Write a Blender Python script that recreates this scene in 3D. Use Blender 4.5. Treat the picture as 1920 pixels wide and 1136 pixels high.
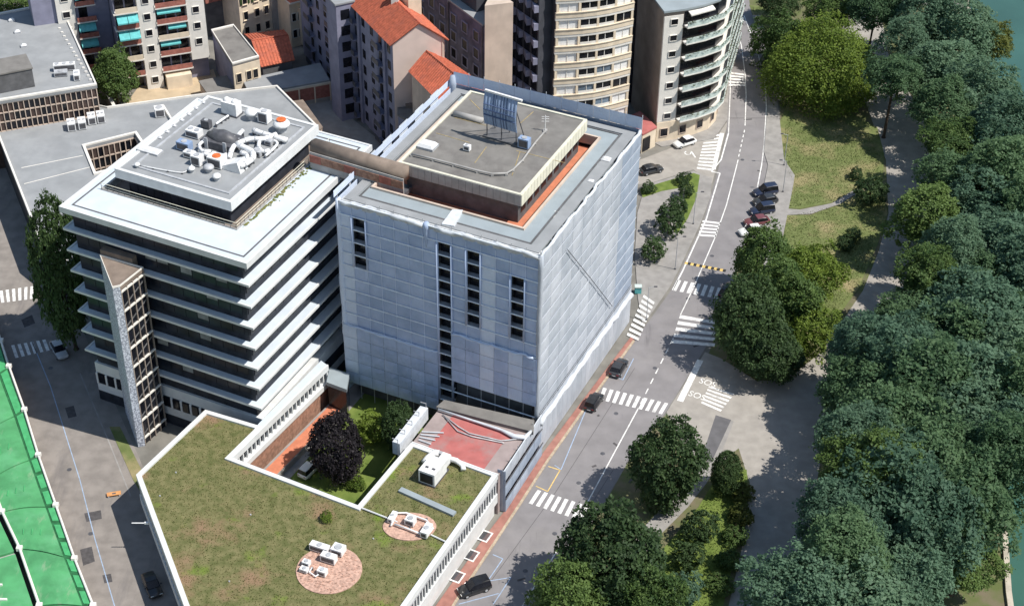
import bpy, bmesh, math, random
import numpy as np
from mathutils import Vector, Matrix

for o in list(bpy.data.objects): bpy.data.objects.remove(o)
scene = bpy.context.scene
col = scene.collection
R = math.radians
rng = random.Random(7)
nrg = np.random.default_rng(11)

# ------------------------------------------------------------------ camera
FPX, PITCH, CAMH, ROLL = 3100.0, R(36.7), 150.0, R(0.9)
cam_d = bpy.data.cameras.new('camera'); cam = bpy.data.objects.new('camera', cam_d); col.objects.link(cam)
cam_d.sensor_width = 36.0; cam_d.lens = 36.0 * FPX / 1920.0
cam_d.clip_start = 1.0; cam_d.clip_end = 3000.0
cam.matrix_world = Matrix.Translation((0, 0, CAMH)) @ Matrix.Rotation(R(90) - PITCH, 4, 'X') @ Matrix.Rotation(ROLL, 4, 'Z')
scene.camera = cam

# ------------------------------------------------------------------ sky, sun, exposure
SUN = Vector((math.cos(R(-20)) * math.cos(R(56)), math.sin(R(-20)) * math.cos(R(56)), math.sin(R(56))))
world = bpy.data.worlds.new('World'); scene.world = world; world.use_nodes = True
wt = world.node_tree; bg = wt.nodes['Background']
sky = wt.nodes.new('ShaderNodeTexSky'); sky.sky_type = 'NISHITA'; sky.sun_disc = False
sky.sun_elevation = R(56); sky.sun_rotation = math.atan2(SUN.x, SUN.y); sky.air_density = 1.6; sky.dust_density = 0.5; sky.ozone_density = 2.5
wt.links.new(sky.outputs[0], bg.inputs[0]); bg.inputs[1].default_value = 0.085
sd = bpy.data.lights.new('sun', 'SUN'); sd.energy = 4.7; sd.angle = R(0.53); sd.color = (1.0, 0.955, 0.88)
so = bpy.data.objects.new('sun', sd); col.objects.link(so)
so.rotation_mode = 'QUATERNION'; so.rotation_quaternion = SUN.to_track_quat('Z', 'Y'); so.location = (60, 150, 120)
vs = scene.view_settings; vs.view_transform = 'Standard'; vs.look = 'None'; vs.gamma = 1.0
vs.use_curve_mapping = False; vs.exposure = 0.22

# ------------------------------------------------------------------ photo pixel -> point at height z
_fw = Vector((0, math.cos(PITCH), -math.sin(PITCH))); _up = Vector((0, math.sin(PITCH), math.cos(PITCH)))
_cr, _sr = math.cos(ROLL), math.sin(ROLL)
def G(px, py, z=0.0):
    X, Y = px - 960.0, py - 568.0
    x, y = _cr * X + _sr * Y, -_sr * X + _cr * Y
    d = _fw + Vector((1, 0, 0)) * (x / FPX) - _up * (y / FPX)
    return Vector((0, 0, CAMH)) + d * ((z - CAMH) / d.z)
def G2(px, py, z=0.0):
    p = G(px, py, z); return (p.x, p.y)

# ------------------------------------------------------------------ materials
M = {}
def mat(name, c, rough=0.8, var=0.15, scale=1.0, c2=None, bump=0.0, bscale=20.0, spec=0.3, metal=0.0, detail=6.0, fac=(0.35, 0.65)):
    m = bpy.data.materials.new(name); m.use_nodes = True; nt = m.node_tree
    b = nt.nodes['Principled BSDF']; b.inputs['Roughness'].default_value = rough
    b.inputs['Specular IOR Level'].default_value = spec; b.inputs['Metallic'].default_value = metal
    geo = nt.nodes.new('ShaderNodeNewGeometry')
    n = nt.nodes.new('ShaderNodeTexNoise'); n.inputs['Scale'].default_value = scale; n.inputs['Detail'].default_value = detail
    nt.links.new(geo.outputs['Position'], n.inputs['Vector'])
    r = nt.nodes.new('ShaderNodeValToRGB'); e = r.color_ramp.elements
    e[0].position, e[1].position = fac
    if c2 is None:
        e[0].color = tuple(max(0, v * (1 - var)) for v in c) + (1,); e[1].color = tuple(min(1, v * (1 + var)) for v in c) + (1,)
    else:
        e[0].color = tuple(c) + (1,); e[1].color = tuple(c2) + (1,)
    nt.links.new(n.outputs['Fac'], r.inputs['Fac']); nt.links.new(r.outputs['Color'], b.inputs['Base Color'])
    if bump:
        n2 = nt.nodes.new('ShaderNodeTexNoise'); n2.inputs['Scale'].default_value = bscale; n2.inputs['Detail'].default_value = 4
        nt.links.new(geo.outputs['Position'], n2.inputs['Vector'])
        bp = nt.nodes.new('ShaderNodeBump'); bp.inputs['Strength'].default_value = bump; bp.inputs['Distance'].default_value = 0.1
        nt.links.new(n2.outputs['Fac'], bp.inputs['Height']); nt.links.new(bp.outputs['Normal'], b.inputs['Normal'])
    M[name] = m
    return m
def overlay(name, c, scale, lo, hi, seed=0.0, stretch=None):
    """second, larger stain layer over an existing material"""
    m = M[name]; nt = m.node_tree; b = nt.nodes['Principled BSDF']; old = b.inputs['Base Color'].links[0].from_socket
    geo = nt.nodes.new('ShaderNodeNewGeometry'); mp = nt.nodes.new('ShaderNodeMapping'); mp.inputs['Location'].default_value = (seed, seed * 2, seed)
    if stretch: mp.inputs['Scale'].default_value = stretch[:3]; mp.inputs['Rotation'].default_value = (0, 0, stretch[3])
    n = nt.nodes.new('ShaderNodeTexNoise'); n.inputs['Scale'].default_value = scale; n.inputs['Detail'].default_value = 8; n.inputs['Roughness'].default_value = 0.62
    nt.links.new(geo.outputs['Position'], mp.inputs['Vector']); nt.links.new(mp.outputs['Vector'], n.inputs['Vector'])
    r = nt.nodes.new('ShaderNodeMapRange'); r.inputs['From Min'].default_value = lo; r.inputs['From Max'].default_value = hi
    nt.links.new(n.outputs['Fac'], r.inputs['Value'])
    mx = nt.nodes.new('ShaderNodeMix'); mx.data_type = 'RGBA'
    nt.links.new(r.outputs['Result'], mx.inputs['Factor']); nt.links.new(old, mx.inputs['A']); mx.inputs['B'].default_value = tuple(c) + (1,)
    nt.links.new(mx.outputs['Result'], b.inputs['Base Color'])

mat('asphalt', (0.225, 0.213, 0.217), 0.9, 0.10, 0.35, bump=0.15, bscale=9)
overlay('asphalt', (0.27, 0.255, 0.25), 0.09, 0.5, 0.75, 3)
overlay('asphalt', (0.12, 0.115, 0.12), 0.5, 0.62, 0.8, 9, (1, 0.15, 1, R(-26)))
mat('asphalt_old', (0.25, 0.225, 0.205), 0.92, 0.14, 0.5, bump=0.15, bscale=8)
overlay('asphalt_old', (0.14, 0.13, 0.13), 0.35, 0.55, 0.8, 5, (1, 0.2, 1, R(26)))
mat('asphalt_dark', (0.125, 0.122, 0.128), 0.92, 0.12, 0.8)
mat('patch', (0.085, 0.08, 0.082), 0.92, 0.2, 2.0)
mat('paving_pale', (0.34, 0.315, 0.285), 0.9, 0.10, 0.6, bump=0.1, bscale=6)
overlay('paving_pale', (0.28, 0.26, 0.24), 0.25, 0.5, 0.8, 2)
mat('paving_grey', (0.30, 0.285, 0.27), 0.9, 0.12, 0.7)
overlay('paving_grey', (0.22, 0.21, 0.2), 0.3, 0.5, 0.8, 7)
mat('paving_red', (0.33, 0.155, 0.125), 0.9, 0.16, 0.8)
overlay('paving_red', (0.40, 0.22, 0.18), 0.35, 0.5, 0.75, 4)
mat('kerb', (0.42, 0.34, 0.25), 0.85, 0.2, 2.5)
mat('ground', (0.20, 0.19, 0.17), 0.95, 0.2, 0.3)
mat('earth', (0.17, 0.145, 0.095), 0.95, 0.3, 0.4, c2=(0.11, 0.135, 0.045))
mat('yard', (0.48, 0.38, 0.26), 0.95, 0.1, 0.5)
mat('grass', (0.115, 0.145, 0.045), 0.95, 0.2, 0.6, c2=(0.165, 0.19, 0.07), bump=0.4, bscale=5)
overlay('grass', (0.32, 0.26, 0.14), 0.16, 0.50, 0.70, 8)
mat('grass_blade', (0.13, 0.16, 0.05), 0.9, 0.2, 0.8, c2=(0.20, 0.22, 0.09))
mat('grass_bright', (0.105, 0.155, 0.03), 0.95, 0.2, 0.6, c2=(0.165, 0.215, 0.05), bump=0.4, bscale=5)
mat('green_roof', (0.105, 0.115, 0.04), 0.95, 0.2, 0.9, c2=(0.19, 0.175, 0.08), bump=0.6, bscale=4)
overlay('green_roof', (0.25, 0.165, 0.10), 0.17, 0.53, 0.68, 6.3)
overlay('green_roof', (0.14, 0.21, 0.025), 0.21, 0.58, 0.72, 13.1)
mat('sedum', (0.10, 0.125, 0.035), 0.9, 0.2, 0.5, c2=(0.19, 0.18, 0.07))
mat('gravel_pink', (0.50, 0.32, 0.25), 0.95, 0.25, 3.0, bump=0.3, bscale=12)
mat('water', (0.045, 0.115, 0.095), 0.12, 0.15, 0.05, spec=0.5, bump=0.05, bscale=1.5)
mat('stone_bank', (0.45, 0.40, 0.33), 0.9, 0.15, 1.0)
mat('paint_white', (0.80, 0.79, 0.76), 0.75, 0.10, 3.0)
overlay('paint_white', (0.34, 0.33, 0.335), 1.3, 0.47, 0.78, 1)
mat('paint_blue', (0.32, 0.41, 0.55), 0.75, 0.15, 2.0)
mat('paint_yellow', (0.68, 0.47, 0.16), 0.75, 0.2, 2.0)
mat('hump_black', (0.03, 0.03, 0.03), 0.8)
# building materials
mat('membrane_grey', (0.295, 0.305, 0.315), 0.8, 0.07, 0.5)
overlay('membrane_grey', (0.235, 0.245, 0.255), 0.18, 0.45, 0.8, 4)
mat('membrane_blue', (0.30, 0.345, 0.37), 0.7, 0.05, 0.5)
overlay('membrane_blue', (0.25, 0.285, 0.30), 0.2, 0.5, 0.8, 2)
mat('bitumen', (0.20, 0.19, 0.178), 0.9, 0.10, 0.6)
overlay('bitumen', (0.125, 0.115, 0.11), 0.3, 0.5, 0.8, 6)
mat('white_roof', (0.58, 0.64, 0.70), 0.6, 0.04, 0.5)
overlay('white_roof', (0.48, 0.54, 0.61), 0.22, 0.5, 0.85, 3)
mat('blind', (0.22, 0.23, 0.24), 0.7, 0.3, 0.8)
mat('white_fascia', (0.66, 0.67, 0.67), 0.6, 0.06, 0.8)
overlay('white_fascia', (0.55, 0.54, 0.52), 0.8, 0.6, 0.9, 3, (1, 1, 0.15, 0))
mat('fascia_cream', (0.66, 0.64, 0.53), 0.7, 0.08, 1.0)
mat('concrete', (0.36, 0.35, 0.34), 0.85, 0.12, 0.8)
mat('concrete_dark', (0.12, 0.12, 0.125), 0.85, 0.2, 0.8)
mat('brown_roof', (0.22, 0.175, 0.145), 0.9, 0.15, 0.8)
mat('terracotta', (0.55, 0.20, 0.115), 0.9, 0.10, 1.2)
mat('red_membrane', (0.42, 0.135, 0.125), 0.85, 0.12, 0.6)
overlay('red_membrane', (0.33, 0.22, 0.21), 0.35, 0.5, 0.75, 12)
mat('taupe_membrane', (0.33, 0.27, 0.26), 0.85, 0.1, 0.8)
mat('roof_tile', (0.47, 0.13, 0.075), 0.85, 0.2, 1.8)
overlay('roof_tile', (0.33, 0.11, 0.08), 0.5, 0.5, 0.8, 5)
mat('glass_dark', (0.010, 0.011, 0.016), 0.22, 0.4, 0.6, spec=0.4)
mat('glass_blue', (0.014, 0.018, 0.03), 0.3, 0.5, 0.35, spec=0.3)
mat('glass_sky', (0.16, 0.21, 0.27), 0.2, 0.3, 0.5, spec=0.6)
mat('panel_dark', (0.03, 0.034, 0.045), 0.6, 0.3, 0.7, spec=0.2)
mat('panel_brown', (0.075, 0.052, 0.046), 0.6, 0.3, 1.2)
mat('render_white', (0.74, 0.71, 0.66), 0.85, 0.06, 0.7)
overlay('render_white', (0.58, 0.55, 0.51), 0.5, 0.55, 0.85, 3, (1, 1, 0.2, 0))
mat('render_cream', (0.72, 0.61, 0.47), 0.85, 0.08, 0.7)
overlay('render_cream', (0.5, 0.42, 0.33), 0.5, 0.55, 0.85, 5, (1, 1, 0.2, 0))
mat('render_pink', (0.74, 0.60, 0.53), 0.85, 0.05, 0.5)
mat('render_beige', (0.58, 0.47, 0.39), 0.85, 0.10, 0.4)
overlay('render_beige', (0.42, 0.34, 0.29), 0.35, 0.5, 0.8, 2, (1, 1, 0.25, 0))
mat('render_brown', (0.30, 0.25, 0.215), 0.9, 0.15, 0.35)
overlay('render_brown', (0.22, 0.185, 0.17), 0.3, 0.5, 0.8, 2)
mat('render_shade_navy', (0.115, 0.12, 0.17), 0.85, 0.3, 0.5)  # facade turned from the sun; its shade is part of this colour
mat('render_shade_lilac', (0.245, 0.245, 0.33), 0.85, 0.12, 0.6)  # blue shade of walls facing away from the sun, put into the colour
mat('render_shade_dark', (0.06, 0.062, 0.075), 0.85, 0.2, 0.4)  # near-black tone of shaded walls, painted in as base colour
mat('brick', (0.33, 0.13, 0.10), 0.9, 0.2, 1.5)
mat('wood_slat', (0.30, 0.17, 0.12), 0.85, 0.25, 2)
mat('metal_white', (0.78, 0.78, 0.78), 0.45, 0.08, 1.5, spec=0.5)
mat('metal_grey', (0.42, 0.43, 0.45), 0.45, 0.15, 1.5, spec=0.5)
mat('metal_dark', (0.09, 0.09, 0.10), 0.5, 0.2, 1.5, spec=0.5)
mat('orange_lid', (0.62, 0.15, 0.045), 0.7, 0.2, 2)
mat('awning_teal', (0.13, 0.47, 0.48), 0.8, 0.12, 1.5)
mat('awning_orange', (0.62, 0.30, 0.12), 0.8, 0.12, 1.5)
mat('rail_red', (0.36, 0.14, 0.11), 0.8, 0.2, 2)
mat('rail_pale', (0.52, 0.60, 0.57), 0.6, 0.15, 1.5)
mat('green_sheet', (0.080, 0.31, 0.125), 0.8, 0.14, 0.5)
overlay('green_sheet', (0.13, 0.38, 0.19), 0.3, 0.5, 0.8, 4)
overlay('green_sheet', (0.24, 0.36, 0.22), 0.7, 0.58, 0.75, 2, (1, 0.4, 1, R(26)))
overlay('green_sheet', (0.05, 0.19, 0.08), 0.25, 0.55, 0.8, 21)
mat('joint_yellow', (0.36, 0.28, 0.14), 0.85, 0.3, 1.5)
mat('green_seam', (0.025, 0.13, 0.05), 0.8, 0.3, 1.0)
mat('green_edge', (0.07, 0.36, 0.14), 0.6, 0.15, 1.0)
mat('stripe_blue', (0.26, 0.35, 0.52), 0.6, 0.08, 1)
mat('stripe_navy', (0.09, 0.13, 0.24), 0.6, 0.08, 1)
mat('bark', (0.075, 0.055, 0.04), 0.95, 0.25, 2)
mat('rubber', (0.015, 0.015, 0.016), 0.8)
mat('lamp_glass', (0.75, 0.75, 0.72), 0.2, 0.05)
mat('lamp_red', (0.35, 0.02, 0.02), 0.3, 0.05)
for n_, c_ in (('white', (0.78, 0.78, 0.76)), ('black', (0.014, 0.014, 0.016)), ('navy', (0.02, 0.028, 0.06)), ('charcoal', (0.035, 0.037, 0.042)),
               ('maroon', (0.16, 0.05, 0.055)), ('silver', (0.45, 0.46, 0.48)), ('grey', (0.10, 0.105, 0.11))):
    mm = mat('car_' + n_, c_, 0.28, 0.02, 0.3, spec=0.5); mm.node_tree.nodes['Principled BSDF'].inputs['Coat Weight'].default_value = 0.6

def leafmat(name, a, b_, trans=0.35):
    m = bpy.data.materials.new(name); m.use_nodes = True; nt = m.node_tree; b = nt.nodes['Principled BSDF']; out = nt.nodes['Material Output']
    geo = nt.nodes.new('ShaderNodeNewGeometry'); oi = nt.nodes.new('ShaderNodeObjectInfo')
    n = nt.nodes.new('ShaderNodeTexNoise'); n.inputs['Scale'].default_value = 0.55; n.inputs['Detail'].default_value = 5
    nt.links.new(geo.outputs['Position'], n.inputs['Vector'])
    ad = nt.nodes.new('ShaderNodeMath'); ad.operation = 'MULTIPLY_ADD'; ad.inputs[1].default_value = 0.35
    isl = nt.nodes.new('ShaderNodeMath'); isl.operation = 'MULTIPLY_ADD'; isl.inputs[1].default_value = 0.30
    nt.links.new(oi.outputs['Random'], ad.inputs[0]); nt.links.new(n.outputs['Fac'], ad.inputs[2])
    nt.links.new(geo.outputs['Random Per Island'], isl.inputs[0]); nt.links.new(ad.outputs[0], isl.inputs[2])
    r = nt.nodes.new('ShaderNodeValToRGB'); e = r.color_ramp.elements; e[0].position, e[1].position = 0.42, 1.05
    e[0].color = tuple(a) + (1,); e[1].color = tuple(b_) + (1,)
    nt.links.new(isl.outputs[0], r.inputs['Fac']); nt.links.new(r.outputs['Color'], b.inputs['Base Color'])
    b.inputs['Roughness'].default_value = 0.6; b.inputs['Specular IOR Level'].default_value = 0.25
    tr = nt.nodes.new('ShaderNodeBsdfTranslucent'); mx = nt.nodes.new('ShaderNodeMixShader'); mx.inputs[0].default_value = trans
    nt.links.new(r.outputs['Color'], tr.inputs['Color']); nt.links.new(b.outputs[0], mx.inputs[1]); nt.links.new(tr.outputs[0], mx.inputs[2])
    nt.links.new(mx.outputs[0], out.inputs['Surface']); M[name] = m
leafmat('leaf_wood', (0.064, 0.132, 0.086), (0.155, 0.260, 0.165), 0.5)
leafmat('leaf_green', (0.035, 0.080, 0.024), (0.13, 0.20, 0.055))
leafmat('leaf_bright', (0.055, 0.105, 0.018), (0.200, 0.275, 0.045), 0.4)
leafmat('leaf_dark', (0.022, 0.050, 0.020), (0.075, 0.125, 0.045))
leafmat('leaf_plum', (0.012, 0.011, 0.014), (0.028, 0.022, 0.026), 0.15)
leafmat('leaf_olive', (0.06, 0.085, 0.02), (0.15, 0.17, 0.04))
leafmat('leaf_mid', (0.055, 0.118, 0.058), (0.145, 0.240, 0.115), 0.5)
leafmat('leaf_pale', (0.078, 0.150, 0.095), (0.175, 0.280, 0.170), 0.5)

def netmat(name, a, b_, alpha, stretch=(1, 1, 1)):
    m = bpy.data.materials.new(name); m.use_nodes = True; nt = m.node_tree; b = nt.nodes['Principled BSDF']; out = nt.nodes['Material Output']
    geo = nt.nodes.new('ShaderNodeNewGeometry'); oi = nt.nodes.new('ShaderNodeObjectInfo'); mp = nt.nodes.new('ShaderNodeMapping')
    mp.inputs['Scale'].default_value = stretch
    n = nt.nodes.new('ShaderNodeTexNoise'); n.inputs['Scale'].default_value = 0.45; n.inputs['Detail'].default_value = 7
    nt.links.new(geo.outputs['Position'], mp.inputs['Vector']); nt.links.new(mp.outputs['Vector'], n.inputs['Vector'])
    ad = nt.nodes.new('ShaderNodeMath'); ad.operation = 'MULTIPLY_ADD'; ad.inputs[1].default_value = 0.35
    nt.links.new(oi.outputs['Random'], ad.inputs[0]); nt.links.new(n.outputs['Fac'], ad.inputs[2])
    r = nt.nodes.new('ShaderNodeValToRGB'); e = r.color_ramp.elements; e[0].position, e[1].position = 0.4, 0.95
    e[0].color = tuple(a) + (1,); e[1].color = tuple(b_) + (1,)
    nt.links.new(ad.outputs[0], r.inputs['Fac']); nt.links.new(r.outputs['Color'], b.inputs['Base Color']); b.inputs['Roughness'].default_value = 0.75
    b.inputs['Specular IOR Level'].default_value = 0.2
    mp2 = nt.nodes.new('ShaderNodeMapping'); mp2.inputs['Scale'].default_value = (1.6, 1.6, 0.35); n2 = nt.nodes.new('ShaderNodeTexNoise'); n2.inputs['Scale'].default_value = 1.3; n2.inputs['Detail'].default_value = 5
    bp = nt.nodes.new('ShaderNodeBump'); bp.inputs['Strength'].default_value = 0.55; bp.inputs['Distance'].default_value = 0.25
    nt.links.new(geo.outputs['Position'], mp2.inputs['Vector']); nt.links.new(mp2.outputs['Vector'], n2.inputs['Vector']); nt.links.new(n2.outputs['Fac'], bp.inputs['Height']); nt.links.new(bp.outputs['Normal'], b.inputs['Normal'])
    tp = nt.nodes.new('ShaderNodeBsdfTransparent'); mx = nt.nodes.new('ShaderNodeMixShader'); mx.inputs[0].default_value = alpha
    nt.links.new(b.outputs[0], mx.inputs[1]); nt.links.new(tp.outputs[0], mx.inputs[2]); nt.links.new(mx.outputs[0], out.inputs['Surface']); M[name] = m
netmat('net_front', (0.40, 0.50, 0.70), (0.58, 0.68, 0.90), 0.16)  # bluer than the side net: skylight on the shaded front is tinted in
netmat('net_pale', (0.58, 0.67, 0.84), (0.72, 0.80, 0.94), 0.06)
netmat('net_side', (0.40, 0.44, 0.50), (0.57, 0.60, 0.66), 0.10, (1, 1, 0.3))
netmat('net_side_blue', (0.30, 0.36, 0.46), (0.43, 0.49, 0.59), 0.10)
mat('net_white', (0.60, 0.63, 0.67), 0.8, 0.10, 1.2)
mat('seam_pale', (0.80, 0.85, 0.93), 0.8, 0.12, 1.0)
mat('net_dirty', (0.50, 0.51, 0.52), 0.85, 0.2, 1.0)

# ------------------------------------------------------------------ mesh and object helpers
class MB:
    def __init__(s): s.v = []; s.f = []
    def add(s, vs_, fs):
        k = len(s.v); s.v += [Vector(v) for v in vs_]; s.f += [tuple(i + k for i in f) for f in fs]; return s
    def box(s, x0, x1, y0, y1, z0, z1, m=None):
        p = [(x, y, z) for z in (z0, z1) for x, y in ((x0, y0), (x1, y0), (x1, y1), (x0, y1))]
        if m is not None: p = [m @ Vector(q) for q in p]
        return s.add(p, [(3, 2, 1, 0), (4, 5, 6, 7), (0, 1, 5, 4), (1, 2, 6, 5), (2, 3, 7, 6), (3, 0, 4, 7)])
    def prism(s, poly, z0, z1, m=None):
        poly = [(p[0], p[1]) for p in poly]
        a = sum(poly[i][0] * poly[(i + 1) % len(poly)][1] - poly[(i + 1) % len(poly)][0] * poly[i][1] for i in range(len(poly)))
        if a < 0: poly = poly[::-1]
        n = len(poly); p = [(x, y, z0) for x, y in poly] + [(x, y, z1) for x, y in poly]
        if m is not None: p = [m @ Vector(q) for q in p]
        return s.add(p, [tuple(range(n - 1, -1, -1)), tuple(range(n, 2 * n))] + [(i, (i + 1) % n, n + (i + 1) % n, n + i) for i in range(n)])
    def ring(s, outer, inner, z0, z1, m=None):
        """outer and inner polygons with the same number of corners, counter-clockwise"""
        n = len(outer); p = [(x, y, z) for z in (z0, z1) for q in (outer, inner) for x, y in q]
        if m is not None: p = [m @ Vector(q) for q in p]
        f = []
        for i in range(n):
            j = (i + 1) % n
            f += [(2 * n + i, 2 * n + j, 3 * n + j, 3 * n + i), (j, i, n + i, n + j), (i, j, 2 * n + j, 2 * n + i), (n + j, n + i, 3 * n + i, 3 * n + j)]
        return s.add(p, f)
    def quad(s, a, b, c, d): return s.add([a, b, c, d], [(0, 1, 2, 3)])
    def tube(s, pts, r, n=8, cap=True):
        pts = [Vector(p) for p in pts]; rings = []
        rr = r if isinstance(r, (list, tuple)) else [r] * len(pts)
        for i, p in enumerate(pts):
            t = (pts[min(i + 1, len(pts) - 1)] - pts[max(i - 1, 0)]).normalized()
            a = t.cross(Vector((0, 0, 1)));
            if a.length < 0.05: a = t.cross(Vector((1, 0, 0)))
            a.normalize(); b = t.cross(a)
            rings.append([p + (a * math.cos(2 * math.pi * k / n) + b * math.sin(2 * math.pi * k / n)) * rr[i] for k in range(n)])
        k0 = len(s.v)
        for q in rings: s.v += q
        for i in range(len(pts) - 1):
            for k in range(n):
                a_, b_ = k0 + i * n + k, k0 + i * n + (k + 1) % n
                s.f.append((a_, a_ + n, b_ + n, b_))
        if cap:
            s.f.append(tuple(k0 + k for k in range(n))); s.f.append(tuple(k0 + (len(pts) - 1) * n + k for k in range(n - 1, -1, -1)))
        return s
    def cyl(s, x, y, z0, z1, r, n=12, r2=None): return s.tube([(x, y, z0), (x, y, z1)], [r, r if r2 is None else r2], n)
    def dome(s, x, y, z0, r, h, n=10, k=4):
        return s.tube([(x, y, z0 + h * math.sin(i / k * math.pi / 2)) for i in range(k + 1)], [max(0.03, r * math.cos(i / k * math.pi / 2)) for i in range(k + 1)], n)
    def mesh(s, name, m):
        me = bpy.data.meshes.new(name); me.from_pydata(s.v, [], s.f); me.update()
        if m: me.materials.append(M[m])
        return me

ROOTM = {}
def meta(o, label=None, cat=None, group=None, kind=None):
    if label: o['label'] = label
    if cat: o['category'] = cat
    if group: o['group'] = group
    if kind: o['kind'] = kind
    return o
def root(name, loc, label, cat, group=None, rz=0.0):
    o = bpy.data.objects.new(name, None); col.objects.link(o); o.empty_display_size = 0.5
    m = Matrix.Translation(Vector(loc)) @ Matrix.Rotation(rz, 4, 'Z'); o.matrix_world = m; ROOTM[o] = m
    return meta(o, label, cat, group)
def link(name, me, parent=None, m=None, label=None):
    o = bpy.data.objects.new(name, me); col.objects.link(o)
    w = m if m is not None else Matrix.Identity(4)
    if parent is not None:
        o.parent = parent; o.matrix_basis = ROOTM[parent].inverted() @ w
    else: o.matrix_basis = w
    ROOTM[o] = w
    if label: o['label'] = label
    return o
def part(name, mb, m, parent, smooth=False, label=None, frame=None):
    """one mesh object; mb holds world coordinates (or, with frame, coordinates of that frame)"""
    base = frame if frame is not None else ROOTM.get(parent, Matrix.Identity(4))
    if frame is None:
        inv = base.inverted(); mb.v = [inv @ v for v in mb.v]
    me = mb.mesh(name, m)
    if smooth:
        for p in me.polygons: p.use_smooth = True
    return link(name, me, parent, base, label)
def solo(name, mb, m, label=None, cat=None, group=None, kind=None, smooth=False, at=None):
    if at is not None:
        at = Vector(at); mb.v = [v - at for v in mb.v]
    me = mb.mesh(name, m)
    if smooth:
        for p in me.polygons: p.use_smooth = True
    o = link(name, me, None, Matrix.Translation(at) if at is not None else None)
    return meta(o, label, cat, group, kind)
def frame(p0, p1, z=0.0):
    """wall frame: x along p0->p1, y inwards, z up (p0 left of p1 when seen from outside)"""
    a = Vector((p0[0], p0[1], 0)); b = Vector((p1[0], p1[1], 0)); X = (b - a).normalized(); Z = Vector((0, 0, 1)); Y = Z.cross(X)
    m = Matrix((X, Y, Z)).transposed().to_4x4(); m.translation = (a.x, a.y, z); return m
def flen(p0, p1): return math.hypot(p1[0] - p0[0], p1[1] - p0[1])
def sheet(name, pix, z, m, thick=0.0, kind='structure', zb=0.0):
    poly = [G2(x, y, 0) for x, y in pix]
    mb = MB()
    if thick: mb.prism(poly, zb, z)
    else: mb.add([(x, y, z) for x, y in poly], [tuple(range(len(poly)))]); 
    o = solo(name, mb, m, kind=kind)
    if not thick and o.data.polygons[0].normal.z < 0: o.data.flip_normals()
    return o
_wm = {}
def window_mesh(w, h, fm, gm, t=0.08, nx=1, deep=0.12, sill=False):
    key = (round(w, 2), round(h, 2), fm, gm, nx, deep, sill)
    if key not in _wm:
        f = MB()
        f.box(-t, 0, -0.05, deep, -t, h + t); f.box(w, w + t, -0.05, deep, -t, h + t); f.box(0, w, -0.05, deep, -t, 0); f.box(0, w, -0.05, deep, h, h + t)
        for k in range(1, nx): f.box(w * k / nx - 0.03, w * k / nx + 0.03, -0.02, deep, 0, h)
        if sill: f.box(-0.15, w + 0.15, -0.22, -0.05, -t - 0.06, -t)
        p = MB().box(0, w, 0.03, 0.06, 0, h)
        _wm[key] = (f.mesh('window', fm), p.mesh('pane', gm))
    return _wm[key]
def window(parent, fr, x, z, w, h, fm='render_white', gm='glass_dark', nx=1, pane=True, y=0.0, sill=False):
    f, p = window_mesh(w, h, fm, gm, nx=nx, sill=sill)
    m = fr @ Matrix.Translation((x, y - 0.10, z))
    o = link('window', f, parent, m)
    if pane: link('pane', p, o, m)
    return o

# ================================================================== SETTING
# river bank line (world): from the foreground to the far end
BANK = [(52, 60), (58.5, 120), (61.5, 143), (72, 200), (84, 262), (90, 300), (105, 420), (125, 600)]
g = MB(); gp = [(-600, 20), (48, 20)] + BANK + [(125, 900), (-600, 900)]
g.add([(x, y, 0) for x, y in gp], [tuple(range(len(gp)))])
ground = solo('ground', g, 'ground', kind='structure')
w = MB(); wp = [(30, 10), (700, 10), (700, 900), (90, 900)]
w.add([(x, y, -3.2) for x, y in wp], [(0, 1, 2, 3)]); solo('water', w, 'water', kind='structure')
b = MB()
for (x0, y0), (x1, y1) in zip(BANK[:-1], BANK[1:]):
    b.prism([(x0, y0), (x0 + 0.7, y0 - 0.1), (x1 + 0.7, y1 - 0.1), (x1, y1)], -4.0, 0.45)
solo('river_wall', b, 'stone_bank', 'pale stone embankment wall along the river behind the trees', 'wall')

# park soil between the road and the river
pk = [(1000, 1400), (1010, 1130), (1110, 985), (1215, 800), (1270, 765), (1330, 660), (1395, 470), (1462, 330), (1463, 200), (1408, 20), (1395, -60)]
poly = [G2(*p) for p in pk] + [(x - 0.15, y) for x, y in BANK[1:6]][::-1]
pb = MB(); pb.add([(x, y, 0.006) for x, y in poly], [tuple(range(len(poly)))]); o = solo('park_soil', pb, 'earth', kind='structure')
if o.data.polygons[0].normal.z < 0: o.data.flip_normals()

# main road: west kerb line and east edge line, as photo pixels on the ground
WEST = [(690, 1400), (858, 1126), (892, 1074), (922, 1029), (979, 942), (1027, 867), (1099, 765), (1190, 640), (1205, 618), (1258, 545), (1275, 508), (1318, 418), (1345, 325), (1362, 250), (1366, 170), (1368, 100), (1362, 30), (1340, -60)]
EAST = [(830, 1400), (1010, 1130), (1110, 978), (1175, 870), (1250, 770), (1330, 640), (1365, 545), (1402, 450), (1428, 360), (1452, 280), (1458, 190), (1440, 110), (1410, 30), (1390, -60)]
poly = [G2(*p) for p in WEST] + [G2(*p) for p in EAST[::-1]]
rb = MB(); rb.add([(x, y, 0.012) for x, y in poly], [tuple(range(len(poly)))]); road = solo('road', rb, 'asphalt', kind='structure')
if road.data.polygons[0].normal.z < 0: road.data.flip_normals()
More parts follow.
